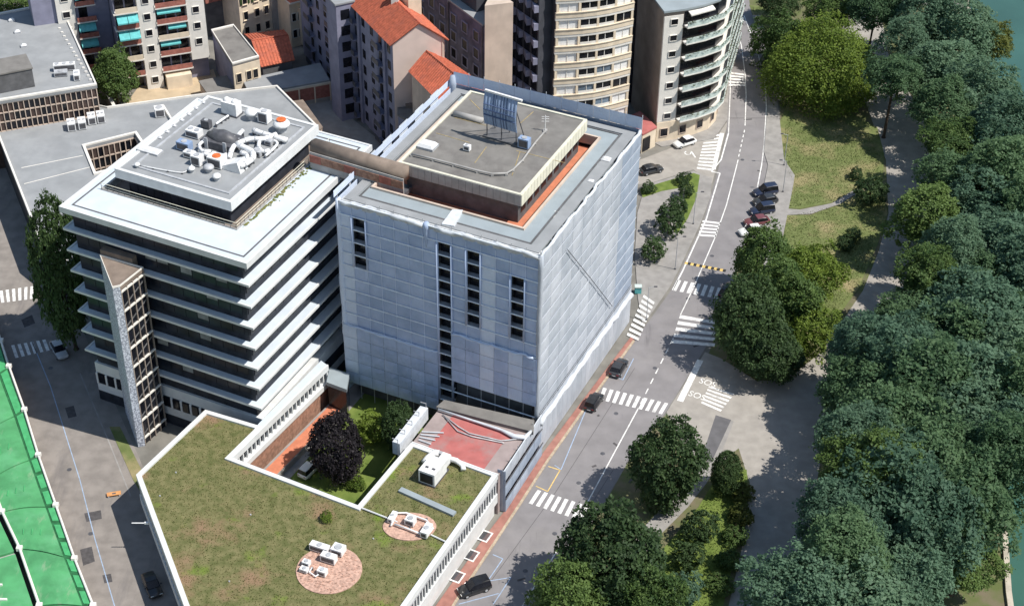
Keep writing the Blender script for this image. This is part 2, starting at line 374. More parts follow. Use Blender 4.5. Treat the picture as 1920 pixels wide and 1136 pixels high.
# side street that leaves to the left behind the wrapped tower, left street, park road
side = sheet('side_street', [(1366, 225), (1340, 262), (1300, 262), (1200, 300), (1100, 330), (1100, 352), (1215, 345), (1300, 318), (1335, 345)], 0.009, 'paving_pale')
lst = sheet('street', [(-60, 350), (5, 300), (78, 470), (130, 560), (190, 700), (262, 860), (300, 960), (420, 1300), (250, 1300), (165, 1110), (62, 830), (-5, 640), (-80, 500)], 0.010, 'asphalt_old')
sheet('park_road', [(1250, 772), (1322, 660), (1352, 672), (1420, 715), (1490, 700), (1540, 660), (1618, 545), (1648, 470), (1666, 400), (1661, 300), (1640, 240), (1600, 130), (1570, 20), (1560, -40), (1640, -40), (1665, 100), (1735, 230), (1760, 300), (1740, 400), (1720, 480), (1680, 580), (1600, 700), (1560, 770), (1540, 850), (1520, 980), (1470, 1140), (1440, 1400), (1330, 1400), (1365, 1140), (1395, 1010), (1406, 905), (1385, 840), (1345, 872), (1325, 905), (1290, 850), (1258, 792)], 0.014, 'paving_pale')
sheet('footpath', [(1332, 862), (1350, 780), (1376, 790), (1345, 868), (1325, 905), (1290, 950), (1240, 1000), (1215, 1030), (1190, 1060), (1180, 1030), (1210, 985), (1265, 925)], 0.020, 'paving_grey')
sheet('asphalt_patch', [(1314, 862), (1342, 778), (1371, 787), (1334, 866)], 0.024, 'asphalt_dark')

# pavements with a real step
west_pave = [(x, y) for x, y in WEST[:8]]
inner = [(1183, 632), (1092, 752), (1012, 858), (945, 960), (905, 1012), (850, 1090), (800, 1160), (640, 1400)]
pavement = sheet('pavement', west_pave + inner, 0.13, 'paving_red', 1)
kb = MB()
for a, c in zip(WEST[:7], WEST[1:8]):
    p0, p1 = Vector(G2(*a)).to_3d(), Vector(G2(*c)).to_3d(); d = (p1 - p0).normalized(); n = Vector((d.y, -d.x, 0))
    kb.prism([p0 + n * 0.03, p1 + n * 0.03, p1 - n * 0.30, p0 - n * 0.30], 0.0, 0.15)
part('kerb', kb, 'kerb', pavement)
sheet('pavement', [(1458, 190), (1470, 300), (1490, 330), (1487, 350), (1475, 410), (1462, 470), (1440, 520), (1400, 470), (1418, 420), (1440, 310), (1432, 285), (1440, 190)], 0.13, 'paving_grey', 1)
sheet('pavement', [(1410, 30), (1440, 110), (1458, 190), (1466, 190), (1455, 120), (1425, 30)], 0.13, 'paving_grey', 1)
sheet('pavement', [(1366, 170), (1364, 225), (1338, 262), (1240, 276), (1225, 268), (1330, 240), (1344, 200), (1352, 150), (1362, 100), (1367, 100)], 0.13, 'paving_grey', 1)
# triangular plaza by the side street
plaza = sheet('pavement', [(1210, 348), (1300, 322), (1335, 335), (1332, 370), (1314, 418), (1272, 508), (1255, 540), (1205, 612), (1196, 560), (1190, 480), (1195, 400)], 0.13, 'paving_grey', 1)
sheet('lawn', [(1200, 356), (1300, 326), (1312, 330), (1306, 372), (1290, 410), (1270, 440), (1262, 436), (1280, 390), (1286, 352), (1240, 360), (1205, 372)], 0.17, 'grass_bright', 1)
# park lawns
lawns = [sheet('lawn', [(1478, 190), (1600, 215), (1645, 240), (1658, 290), (1655, 340), (1610, 350), (1560, 380), (1500, 392), (1476, 390), (1488, 345), (1480, 320), (1465, 290), (1462, 230)], 0.06, 'grass', 1),
         sheet('lawn', [(1476, 404), (1520, 404), (1575, 384), (1612, 362), (1655, 352), (1664, 400), (1645, 460), (1610, 540), (1560, 610), (1510, 660), (1440, 690), (1400, 640), (1400, 500), (1440, 520), (1465, 470)], 0.06, 'grass', 1),
         sheet('lawn', [(1405, 10), (1450, 15), (1490, 40), (1520, 150), (1480, 180), (1440, 110)], 0.06, 'grass', 1),
         sheet('lawn', [(1340, 900), (1400, 880), (1402, 930), (1385, 1010), (1355, 1140), (1330, 1400), (1150, 1400), (1200, 1075), (1260, 1010), (1310, 950)], 0.06, 'grass_bright', 1)]
sheet('footpath', [(1476, 392), (1500, 394), (1560, 382), (1610, 352), (1612, 360), (1575, 383), (1520, 402), (1476, 404)], 0.075, 'paving_grey')
sheet('verge', [(205, 800), (225, 800), (275, 900), (300, 960), (285, 960), (250, 900)], 0.06, 'grass', 1)
sheet('yard', [(222, 215), (262, 160), (300, 165), (400, 130), (415, 175), (380, 200)], 0.02, 'yard')
sheet('yard', [(590, 240), (530, 190), (615, 180), (650, 215), (720, 270), (700, 300), (640, 270)], 0.02, 'paving_pale')
# courtyard floor of the green-roofed block
sheet('courtyard_lawn', [(470, 850), (640, 690), (830, 760), (760, 860), (671, 990), (500, 920)], 0.05, 'grass_bright', 1)
sheet('courtyard_paving', [(455, 905), (660, 705), (690, 730), (655, 770), (520, 925)], 0.09, 'paving_grey', 1)

# ------------------------------------------------------------------ road markings: pieces of the road
def strip(parent, name, p, q, wd, m, z=0.02):
    a = Vector(G2(*p)).to_3d(); c = Vector(G2(*q)).to_3d(); d = (c - a).normalized(); n = Vector((-d.y, d.x, 0)) * wd / 2
    mb = MB(); mb.prism([a - n, c - n, c + n, a + n], z - 0.006, z); return part(name, mb, m, parent)
def line(parent, name, pts, wd, m, z=0.02):
    mb = MB()
    ps = [Vector(G2(*p)).to_3d() for p in pts]
    for i, (a, c) in enumerate(zip(ps[:-1], ps[1:])):
        d = (c - a).normalized(); n = Vector((-d.y, d.x, 0)) * wd / 2; mb.prism([a - n, c - n, c + n + d * 0.02, a + n], z - 0.006, z + 0.0005 * (i % 2))
    return part(name, mb, m, parent)
def zebra(parent, a0, a1, b0, b1, n, z=0.02, duty=0.52, m='paint_white'):
    """stripes run from line a0-a1 to line b0-b1 (photo pixels)"""
    A0, A1, B0, B1 = [Vector(G2(*p)).to_3d() for p in (a0, a1, b0, b1)]
    for i in range(n):
        t0, t1 = (i + 0.5 - duty / 2) / n, (i + 0.5 + duty / 2) / n
        mb = MB(); mb.prism([A0.lerp(A1, t0), A0.lerp(A1, t1), B0.lerp(B1, t1), B0.lerp(B1, t0)], z - 0.006, z)
        part('zebra_stripe', mb, m, parent)
zebra(road, (1005, 917), (1108, 950), (988, 942), (1096, 978), 8)
zebra(road, (1128, 726), (1256, 757), (1120, 748), (1244, 777), 10)
zebra(road, (1268, 524), (1368, 543), (1258, 544), (1362, 563), 8)
zebra(road, (1276, 588), (1258, 646), (1342, 600), (1340, 652), 5)
zebra(road, (1374, 20), (1376, 45), (1390, 20), (1396, 43), 4)
zebra(road, (1366, 134), (1365, 163), (1395, 138), (1397, 163), 5)
zebra(road, (1318, 412), (1308, 444), (1352, 416), (1342, 446), 5)
zebra(side, (1322, 255), (1306, 318), (1352, 250), (1333, 322), 11)
zebra(plaza, (1208, 552), (1174, 632), (1228, 566), (1196, 642), 9, z=0.145)
zebra(lst, (-4, 546), (66, 536), (0, 568), (64, 560), 6)
zebra(lst, (18, 648), (88, 636), (26, 672), (96, 656), 6)
line(road, 'centre_line', [(860, 1330), (1002, 1099), (1099, 946), (1197, 765)], 0.16, 'paint_white')
for i in range(7):
    t = i / 7.0; strip(road, 'centre_dash', (1201 + 66 * t, 757 - 132 * t), (1201 + 66 * (t + 0.075), 757 - 132 * (t + 0.075)), 0.16, 'paint_white')
line(road, 'centre_line', [(1276, 590), (1300, 540), (1340, 447), (1362, 385), (1379, 320), (1384, 300)], 0.16, 'paint_white')
for i in range(6):
    t = i / 6.0; strip(road, 'centre_dash', (1385 + 12 * t, 294 - 54 * t), (1385 + 12 * (t + 0.09), 294 - 54 * (t + 0.09)), 0.16, 'paint_white')
line(road, 'centre_line', [(1397, 236), (1399, 180), (1397, 140), (1390, 85), (1376, 45)], 0.16, 'paint_white')
line(road, 'edge_line', [(1261, 544), (1280, 508), (1324, 412), (1350, 325), (1334, 322), (1352, 300), (1366, 250)], 0.22, 'paint_white')
line(road, 'edge_line', [(1420, 352), (1428, 310), (1433, 270), (1437, 200), (1434, 150), (1418, 90), (1395, 30)], 0.18, 'paint_white')
line(road, 'edge_line', [(1366, 250), (1369, 175), (1371, 110), (1366, 40)], 0.15, 'paint_white')
strip(road, 'bus_bay_line', (1313, 675), (1275, 752), 0.9, 'paint_white')
strip(side, 'edge_line', (1354, 250), (1338, 318), 0.7, 'paint_white', 0.024)
line(road, 'bay_line', [(1130, 738), (1098, 770), (1052, 880), (1040, 872)], 0.12, 'paint_blue')
line(road, 'bay_line', [(1188, 672), (1168, 712), (1144, 702)], 0.12, 'paint_blue')
line(road, 'bay_line', [(924, 1039), (943, 1047), (914, 1089), (958, 1082), (925, 1132)], 0.12, 'paint_blue')
line(road, 'bay_line', [(860, 1132), (935, 1112)], 0.12, 'paint_blue')
line(road, 'bay_line', [(1028, 874), (1050, 881), (1027, 921), (1005, 911)], 0.14, 'paint_yellow')
line(lst, 'bay_line', [(60, 640), (95, 725), (150, 900), (178, 1010), (215, 1136)], 0.12, 'paint_blue')
line(lst, 'gutter_line', [(150, 700), (205, 830), (245, 930)], 0.18, 'paving_grey', 0.022)
for q in ([(158, 962), (189, 956), (191, 972), (162, 978)], [(192, 1078), (208, 1075), (211, 1090), (196, 1093)], [(150, 1030), (172, 1024), (178, 1052), (156, 1060)], [(122, 765), (138, 760), (144, 780), (128, 784)], [(40, 600), (60, 590), (66, 606), (46, 614)]):
    mb = MB(); mb.prism([G2(*p) for p in q], 0.012, 0.018); part('repair_patch', mb, 'patch', lst)
for a, c in (((1205, 836), (1212, 833)), ((1110, 875), (1118, 872)), ((1120, 780), (1124, 778)), ((1150, 830), (1158, 836)), ((970, 1088), (985, 1084)), ((1395, 225), (1410, 224)), ((1300, 650), (1312, 646)), ((1420, 320), (1428, 322)), ((1180, 905), (1186, 896))):
    strip(road, 'repair_patch', a, c, 0.35, 'patch', 0.019)
for x, y in ((1040, 1000), (1085, 905), (1155, 775), (1228, 690), (1290, 560), (1335, 480), (1392, 300), (985, 1070), (1130, 850)):
    q = G(x, y); mb = MB(); mb.prism([(q.x + .33 * math.cos(a), q.y + .33 * math.sin(a)) for a in np.linspace(0, 6.283, 13)[:-1]], 0.013, 0.0195); part('manhole', mb, 'metal_dark', road)
for x, y in ((130, 880), (170, 1000), (95, 690), (40, 590)):
    q = G(x, y); mb = MB(); mb.prism([(q.x + .33 * math.cos(a), q.y + .33 * math.sin(a)) for a in np.linspace(0, 6.283, 13)[:-1]], 0.012, 0.0185); part('manhole', mb, 'metal_dark', lst)
line(road, 'asphalt_seam', [(905, 1110), (1040, 925), (1120, 800), (1190, 690)], 0.06, 'patch', 0.0185)
line(road, 'asphalt_seam', [(1048, 1040), (1150, 880)], 0.05, 'patch', 0.0185)
strip(road, 'asphalt_seam', (1366, 222), (1462, 222), 0.12, 'patch', 0.0185)
# striped speed hump
A, B = Vector(G2(1284, 493)).to_3d(), Vector(G2(1361, 508)).to_3d(); hf = frame(A, B); L = (B - A).length
hump = root('speed_hump', A, 'yellow and black striped rubber speed hump across the road', 'speed hump')
for i in range(14):
    mb = MB(); x0, x1 = L * i / 14, L * (i + 1) / 14
    mb.add([hf @ Vector(p) for p in ((x0, -0.35, 0.013), (x1, -0.35, 0.013), (x1, 0, 0.07), (x0, 0, 0.07), (x1, 0.35, 0.013), (x0, 0.35, 0.013))], [(0, 1, 2, 3), (3, 2, 4, 5), (0, 3, 5), (1, 4, 2), (0, 5, 4, 1)])
    part('segment', mb, 'paint_yellow' if i % 2 == 0 else 'hump_black', hump)
# lettering painted on the park road mouth: two stacked words
def road_text(txt, px, size, ang, parent, sx=1.0, z=0.03, m='paint_white'):
    cu = bpy.data.curves.new('txt', 'FONT'); cu.body = txt; cu.size = size; cu.align_x = 'CENTER'; cu.align_y = 'CENTER'; cu.extrude = 0.003
    ob = bpy.data.objects.new('txt', cu); col.objects.link(ob); bpy.context.view_layer.update()
    me = bpy.data.meshes.new_from_object(ob.evaluated_get(bpy.context.evaluated_depsgraph_get())); bpy.data.objects.remove(ob)
    me.materials.clear(); me.materials.append(M[m]); p = G(*px); p.z = z
    return link('lettering', me, parent, Matrix.Translation(p) @ Matrix.Rotation(ang, 4, 'Z') @ Matrix.Diagonal((sx, 1, 1, 1)))
PR = [o for o in bpy.data.objects if o.name.startswith('park_road')][0]; ROOTM.setdefault(PR, Matrix.Identity(4))
road_text('SOS', (1307, 742), 1.7, R(64 - 90), PR, 0.85); road_text('SOS', (1327, 718), 1.7, R(64 - 90), PR, 0.85)
zebra(PR, (1330, 722), (1314, 757), (1378, 737), (1350, 773), 6, z=0.03)
road_text('C', (1290, 288), 1.7, R(70), side, 1.0, 0.02); strip(side, 'lettering', (1296, 284), (1304, 296), 0.25, 'paint_white')
# planting squares in the red pavement
for (x, y) in ((909, 1006), (884, 1042), (857, 1082)):
    c = G(x, y); fr_ = Matrix.Translation((c.x, c.y, 0.13)) @ Matrix.Rotation(R(64), 4, 'Z')
    mb = MB(); mb.ring([(-0.95, -0.75), (0.95, -0.75), (0.95, 0.75), (-0.95, 0.75)], [(-0.75, -0.55), (0.75, -0.55), (0.75, 0.55), (-0.75, 0.55)], 0, 0.05, fr_); part('tree_grate_frame', mb, 'paint_white', pavement)
    mb = MB()
    for k in range(7): mb.box(-0.74 + k * 0.212, -0.60 + k * 0.212, -0.54, 0.54, 0.004, 0.03, fr_)
    part('tree_grate', mb, 'metal_dark', pavement)
def ccw(poly):
    n = len(poly); a = sum(poly[i][0] * poly[(i + 1) % n][1] - poly[(i + 1) % n][0] * poly[i][1] for i in range(n)); return poly if a > 0 else poly[::-1]

# ================================================================== WRAPPED TOWER (scaffold nets)
AO = Vector((-22.8, 178.9, 0)); AY = R(-24.8); AW, AD, AH = 29.0, 33.2, 33.0
TA = root('wrapped_tower', AO, 'tall office tower wrapped in pale scaffold netting beside the main road', 'building', rz=AY)
FA = ROOTM[TA]
def fa(*p): return FA @ Vector(p)
def A_(name, mb, m, **k):
    mb.v = [FA @ v for v in mb.v]; return part(name, mb, m, TA, **k)
A_('core_wall', MB().box(1.3, AW - 1.3, 1.3, AD - 1.3, 0, AH - 2.2), 'concrete_dark')
# roof ring, well and penthouse
ox0, ox1, oy0, oy1 = 0.9, 28.2, 0.6, 32.3; hx0, hx1, hy0, hy1 = 3.0, 24.5, 4.3, 28.7
rect = lambda a, b_, c, d: [(a, c), (b_, c), (b_, d), (a, d)]
A_('roof', MB().ring(rect(ox0, ox1, oy0, oy1), rect(hx0, hx1, hy0, hy1), AH - 1.2, AH), 'membrane_blue')
A_('roof_edge', MB().ring(rect(ox0 - 0.05, ox1 + 0.35, oy0 - 0.35, oy1 + 0.1), rect(ox0 + 1.2, ox1 - 1.2, oy0 + 0.9, oy1 - 1.0), AH + 0.004, AH + 0.16), 'membrane_grey')
A_('roof_edge', MB().ring(rect(ox0 + 1.35, ox1 - 1.35, oy0 + 1.05, oy1 - 1.15), rect(ox0 + 1.6, ox1 - 1.6, oy0 + 1.3, oy1 - 1.4), AH + 0.004, AH + 0.10), 'concrete_dark')
A_('well_parapet', MB().ring(rect(hx0 - 0.25, hx1 + 0.25, hy0 - 0.25, hy1 + 0.25), rect(hx0 + 0.05, hx1 - 0.05, hy0 + 0.05, hy1 - 0.05), AH - 1.1, AH + 0.30), 'render_beige')
A_('well_floor', MB().box(hx0 - 0.2, hx1 + 0.2, hy0 - 0.2, hy1 + 0.2, AH - 2.2, AH - 1.75), 'terracotta')
px0, px1, py0, py1, PZ = 5.3, 23.0, 6.9, 27.9, 36.0
A_('penthouse_wall', MB().box(px0 + 0.8, px1 - 0.8, py0 + 0.8, py1 - 0.8, AH - 1.75, PZ - 1.3), 'concrete_dark')
for i in range(9):
    A_('penthouse_window', MB().box(px1 - 0.82, px1 - 0.74, py0 + 1.6 + i * 2.1, py0 + 3.0 + i * 2.1, AH - 0.7, AH + 1.3), 'glass_dark')
A_('penthouse_roof', MB().box(px0 + 0.08, px1 - 0.08, py0 + 0.08, py1 - 0.08, PZ - 1.3, PZ), 'bitumen')
# fascia boards, one by one
n = 22
for i in range(n):
    a, c = py0 + (py1 - py0) * i / n, py0 + (py1 - py0) * (i + 1) / n
    A_('fascia_panel', MB().box(px1 - 0.06, px1 + 0.06, a + 0.03, c - 0.03, PZ - 1.55, PZ + 0.10), 'fascia_cream')
for i in range(18):
    a, c = px0 + (px1 - px0) * i / 18, px0 + (px1 - px0) * (i + 1) / 18
    A_('fascia_panel', MB().box(a + 0.02, c - 0.02, py0 - 0.06, py0 + 0.06, PZ - 1.55, PZ + 0.06), 'concrete')
A_('fascia_rim', MB().ring(rect(px0, px1, py0, py1), rect(px0 + 0.35, px1 - 0.35, py0 + 0.35, py1 - 0.35), PZ + 0.004, PZ + 0.18), 'fascia_cream')
for a, c in (((852, 221), (912, 236)), ((818, 250), (880, 268)), ((890, 306), (912, 276)), ((968, 283), (1060, 306)), ((1000, 210), (975, 232)), ((975, 285), (960, 330)), ((880, 186), (900, 206))):
    p, q = G(*a, PZ), G(*c, PZ); d = (q - p).normalized(); nn = Vector((-d.y, d.x, 0)) * 0.05
    mb = MB(); mb.prism([p - nn, q - nn, q + nn, p + nn], PZ + 0.002, PZ + 0.03); part('roof_joint', mb, 'joint_yellow', TA)
pipe = [G(x, y, PZ + 0.35) for x, y in ((772, 289), (812, 298), (850, 308), (895, 320), (923, 326), (950, 325), (962, 318), (980, 300), (1003, 268), (1022, 246))]
part('roof_pipe', MB().tube(pipe, 0.13, 8), 'concrete', TA, smooth=True)
mb = MB()
for p in pipe[::1]: mb.box(p.x - 0.18, p.x + 0.18, p.y - 0.18, p.y + 0.18, PZ, PZ + 0.25)
part('pipe_block', mb, 'concrete', TA)
part('roof_ridge', MB().tube([G(852, 213, PZ + 0.3), G(905, 227, PZ + 0.3)], 0.45, 8), 'concrete', TA, smooth=True)
# raised roof strip and painted mark on the ring roof
p = [G(x, y, AH) for x, y in ((848, 397), (868, 398), (852, 428), (828, 424))]
mb = MB(); mb.prism([q.xy for q in p], AH - 0.01, AH + 0.35); part('roof_cover', mb, 'net_white', TA)
for a, c in (((1040, 396), (1060, 402)), ((1044, 398), (1037, 409)), ((1037, 409), (1052, 414)), ((1052, 404), (1050, 410))):
    p, q = G(*a, AH), G(*c, AH); d = (q - p).normalized(); nn = Vector((-d.y, d.x, 0)) * 0.07
    mb = MB(); mb.prism([p - nn, q - nn, q + nn, p + nn], AH + 0.002, AH + 0.02); part('roof_mark', mb, 'paint_white', TA)
# --- netting, panel by panel
def net_panel(w, h, bulge, seed):
    r_ = random.Random(seed); mb = MB(); nx, nz = 3, 3; idx = []
    for s in (0, 1):
        for j in range(nz + 1):
            for i in range(nx + 1):
                u, v = i / nx, j / nz
                y = -bulge * math.sin(math.pi * u) * math.sin(math.pi * v) * r_.uniform(0.4, 1.4) + (0.03 if s else 0)
                mb.v.append(Vector((0.02 + u * (w - 0.04), y, 0.03 + v * (h - 0.06))))
    N = (nx + 1) * (nz + 1)
    for j in range(nz):
        for i in range(nx):
            a = j * (nx + 1) + i; mb.f.append((a, a + 1, a + nx + 2, a + nx + 1)); mb.f.append((N + a, N + a + nx + 1, N + a + nx + 2, N + a + 1))
    return mb
FF = frame(fa(0, 0, 0), fa(AW, 0, 0)); FR = frame(fa(AW, 0, 0), fa(AW, AD, 0)); FL = frame(fa(0, AD, 0), fa(0, 0, 0)); FB = frame(fa(AW, AD, 0), fa(0, AD, 0))
RH = 2.0
nets = {k: [net_panel(w_, RH, 0.06 if k in 'sb' else 0.10, k_ * 10 + s).mesh('net_panel', m_) for s in range(4)] for k_, (k, w_, m_) in enumerate((('f', AW / 14, 'net_front'), ('p', AW / 14, 'net_pale'), ('s', AD / 10, 'net_side'), ('b', AD / 10, 'net_side_blue')))}
SLOT = {1: (11, 15), 7: (2, 15), 9: (9, 15), 12: (9, 14)}      # net missing here: column -> rows
PALE = {10: (2, 15), 0: (2, 15), 12: (2, 8)}
for c in range(14):
    z_low = 1 if c < 7 else 4
    for r in range(z_low, 16):
        if c in SLOT and SLOT[c][0] <= r < SLOT[c][1]: continue
        k = 'p' if c in PALE and PALE[c][0] <= r < PALE[c][1] else 'f'
        top = 0.0
        link('net_panel', nets[k][rng.randrange(4)], TA, FF @ Matrix.Translation((c * AW / 14, -0.0 if r > (5 if c < 7 else 7) else -0.35, r * RH + 0.9)))
for c in range(10):
    for r in range(3, 16):
        link('net_panel', nets['b' if c >= 8 else 's'][rng.randrange(4)], TA, FR @ Matrix.Translation((c * AD / 10, 0, r * RH + 0.9)))
# steel ledgers and standards behind and in front of the nets
for r in range(2, 17):
    z = r * RH + 0.9
    part('ledger', MB().tube([FF @ Vector((0, -0.13, z)), FF @ Vector((AW, -0.13, z))], 0.085, 6), 'seam_pale', TA)
    if r >= 3: part('ledger', MB().tube([FR @ Vector((0, -0.10, z)), FR @ Vector((AD, -0.10, z))], 0.04, 6), 'net_side', TA)
for c in range(0, 15):
    part('standard', MB().tube([FF @ Vector((c * AW / 14, 0.12, 0.0)), FF @ Vector((c * AW / 14, 0.12, AH + 0.6))], 0.05, 6), 'metal_grey', TA)
for c in range(1, 14): part('net_seam', MB().tube([FF @ Vector((c * AW / 14, -0.06 if c < 7 else -0.08, 5.2 if c < 7 else 9.0)), FF @ Vector((c * AW / 14, -0.06, AH - 1.0))], 0.05, 6), 'net_pale', TA)
for c in range(0, 11):
    part('standard', MB().tube([FR @ Vector((c * AD / 10, 0.12, 0.0)), FR @ Vector((c * AD / 10, 0.12, AH + 0.6))], 0.05, 6), 'metal_grey', TA)
# dark windows and scaffold decks seen through the gaps
for c, (r0, r1) in SLOT.items():
    x0 = c * AW / 14
    part('gap_glass', MB().box(x0 + 0.1, x0 + AW / 14 - 0.1, 0.75, 1.28, r0 * RH + 1.0, r1 * RH + 0.8, FF), 'glass_dark', TA)
    for r in range(r0, r1):
        part('deck', MB().box(x0 - 0.05, x0 + AW / 14 + 0.05, 0.02, 0.72, r * RH + 0.80, r * RH + 0.92, FF), 'metal_grey', TA)
    part('net_fold', MB().tube([FF @ Vector((x0 + 0.02, -0.08, r0 * RH + 0.9)), FF @ Vector((x0 + 0.02, -0.08, r1 * RH + 0.9))], 0.20, 8), 'net_front', TA, smooth=True)
    part('net_fold', MB().tube([FF @ Vector((x0 + AW / 14 - 0.02, -0.08, r0 * RH + 0.9)), FF @ Vector((x0 + AW / 14 - 0.02, -0.08, r1 * RH + 0.9))], 0.16, 8), 'net_front', TA, smooth=True)
# white crumpled sheet along the top of the nets
def crumple(fr, x0, x1, y, z, r, n, m, nm):
    pts, rr = [], []
    for i in range(n + 1):
        t = i / n; pts.append(fr @ Vector((x0 + (x1 - x0) * t, y + rng.uniform(-0.12, 0.12), z + rng.uniform(-0.15, 0.15)))); rr.append(r * rng.uniform(0.75, 1.2))
    part(nm, MB().tube(pts, rr, 8), m, TA, smooth=True)
part('sheet_band', MB().box(0.6, AW - 0.2, -0.06, 1.0, 32.2, 33.05, FF), 'net_dirty', TA)
crumple(FF, 0.3, 12.6, 0.05, 32.75, 0.34, 11, 'net_white', 'sheet_fold'); crumple(FF, 14.2, AW, 0.05, 32.75, 0.34, 12, 'net_white', 'sheet_fold')
crumple(FR, 0.0, AD, 0.1, 33.0, 0.22, 30, 'net_white', 'sheet_fold')
crumple(FF, 0.0, 14.4, -0.3, 12.9, 0.16, 20, 'net_pale', 'sheet_fold'); crumple(FF, 16.6, 28.4, -0.3, 16.9, 0.18, 20, 'net_pale', 'sheet_fold')
part('sheet_corner', MB().tube([FF @ Vector((AW - 0.05, 0.05, z)) for z in np.linspace(6, 33, 14)], [0.3 + 0.1 * rng.random() for _ in range(14)], 8), 'net_side', TA, smooth=True)
part('sheet_corner', MB().tube([FF @ Vector((0.1, 0.1, z)) for z in np.linspace(5, 33, 14)], [0.35 + 0.15 * rng.random() for _ in range(14)], 8), 'net_pale', TA, smooth=True)
part('sheet_corner', MB().tube([FF @ Vector((13.0, 0.0, z)) for z in np.linspace(29.5, 33.2, 8)], [0.12, 0.2, 0.3, 0.34, 0.42, 0.38, 0.5, 0.3], 8), 'net_front', TA, smooth=True)
# canopy roll low on the street side, and the loose curtain under it
crumple(FR, 0.4, AD - 0.6, -0.30, 5.6, 0.40, 22, 'net_white', 'canopy_roll')
for i in range(20):
    w_ = AD / 20; mb = net_panel(w_, 6.6, 0.22, 500 + i); mb.v = [FR @ (v + Vector((i * w_, -0.15, 0.12))) for v in mb.v]
    part('curtain_panel', mb, 'net_side', TA)
part('cable', MB().tube([FR @ Vector((7.6, -0.30, 29.3)), FR @ Vector((17.0, -0.32, 18.2)), FR @ Vector((25.0, -0.35, 8.6))], 0.05, 6), 'metal_dark', TA)
# left, back side nets (one sheet each) and the net rail that stands above the far roof edge
part('net_sheet', MB().box(0, AD, -0.02, 0.02, 1.0, 33.0, FL), 'net_pale', TA)
part('net_sheet', MB().box(0, AD, -0.5, -0.46, 33.0, 34.0, FL), 'net_pale', TA)
part('net_sheet', MB().box(0, AW, -0.02, 0.02, 1.0, 33.3, FB), 'net_side_blue', TA)
for c in range(12):
    mb = net_panel(AW / 12, 1.9, 0.08, 700 + c); mb.v = [FB @ (v + Vector((c * AW / 12, 0.0, 33.35))) for v in mb.v]; part('net_panel', mb, 'net_pale', TA)
    part('standard', MB().tube([FB @ Vector((c * AW / 12, -0.1, 30)), FB @ Vector((c * AW / 12, -0.1, 35.5))], 0.05, 6), 'net_white', TA)
for i in range(6):
    part('scaffold_frame', MB().box(3 + i * 4.6, 5.4 + i * 4.6, -1.0, -0.95, 31.5 + 0.4 * (i % 2), 33.6, FL), 'net_white', TA)
# back-left corner hood
part('sheet_corner', MB().tube([fa(0.1, AD - 0.5, z) for z in (30, 32, 33.5, 34.8)], [0.4, 0.45, 0.55, 0.35], 8), 'net_side_blue', TA, smooth=True)

# --- things on its roof
def label_root(name, p, label, cat, rz=0.0, group=None): return root(name, p, label, cat, group, rz)
scr = root('screen_panel', G(940, 262, PZ), 'blue striped curved panel raised on steel legs on the tower roof', 'panel', rz=AY)
bl, br_ = G(908.3, 231.2, PZ + 2.2), G(969.3, 249.6, PZ + 2.2); sf = frame(bl, br_); sl = flen(bl, br_)
K = 12; prof = [(0.45 * math.sin(math.pi * j / K) - 0.15 * j / K, 5.0 * j / K) for j in range(K + 1)]
NS = 10
for i in range(NS):
    mb = MB(); x0, x1 = sl * i / NS, sl * (i + 1) / NS
    for j in range(K):
        (y0, z0), (y1, z1) = prof[j], prof[j + 1]
        mb.add([sf @ Vector(p) for p in ((x0, -y0, PZ + 2.2 + z0), (x1, -y0, PZ + 2.2 + z0), (x1, -y1, PZ + 2.2 + z1), (x0, -y1, PZ + 2.2 + z1), (x0, -y0 + 0.08, PZ + 2.2 + z0), (x1, -y0 + 0.08, PZ + 2.2 + z0), (x1, -y1 + 0.08, PZ + 2.2 + z1), (x0, -y1 + 0.08, PZ + 2.2 + z1))], [(0, 1, 2, 3), (7, 6, 5, 4), (0, 3, 7, 4), (1, 5, 6, 2)])
    part('panel_strip', mb, 'stripe_blue', scr, smooth=True)
for x in (0.28, 0.36, 0.52, 0.60, 0.68):
    mb = MB()
    for j in range(K):
        (y0, z0), (y1, z1) = prof[j], prof[j + 1]
        mb.add([sf @ Vector(p) for p in ((sl * x, -y0 - 0.03, PZ + 2.2 + z0), (sl * x + 0.12, -y0 - 0.03, PZ + 2.2 + z0), (sl * x + 0.12, -y1 - 0.03, PZ + 2.2 + z1), (sl * x, -y1 - 0.03, PZ + 2.2 + z1))], [(0, 1, 2, 3)])
    part('stripe', mb, 'stripe_navy', scr)
for z in (1.6, 2.4, 3.2): part('stripe', MB().box(0.1, sl - 0.1, -0.47 - 0.04, -0.38, PZ + 2.2 + z, PZ + 2.2 + z + 0.10, sf), 'stripe_navy', scr)
for x in (0.25, sl / 2, sl - 0.25):
    part('leg', MB().tube([sf @ Vector((x, 0.3, PZ)), sf @ Vector((x, 0.12, PZ + 7.0))], 0.09, 6), 'metal_dark', scr); part('brace', MB().tube([sf @ Vector((x, 2.6, PZ)), sf @ Vector((x, 0.15, PZ + 5.4))], 0.07, 6), 'metal_dark', scr)
part('base_frame', MB().box(-0.3, sl + 0.3, 0.0, 2.9, PZ + 0.01, PZ + 0.25, sf), 'concrete_dark', scr)
part('top_rail', MB().box(0.0, sl + 0.6, 0.0, 0.3, PZ + 7.0, PZ + 7.25, sf), 'metal_white', scr)

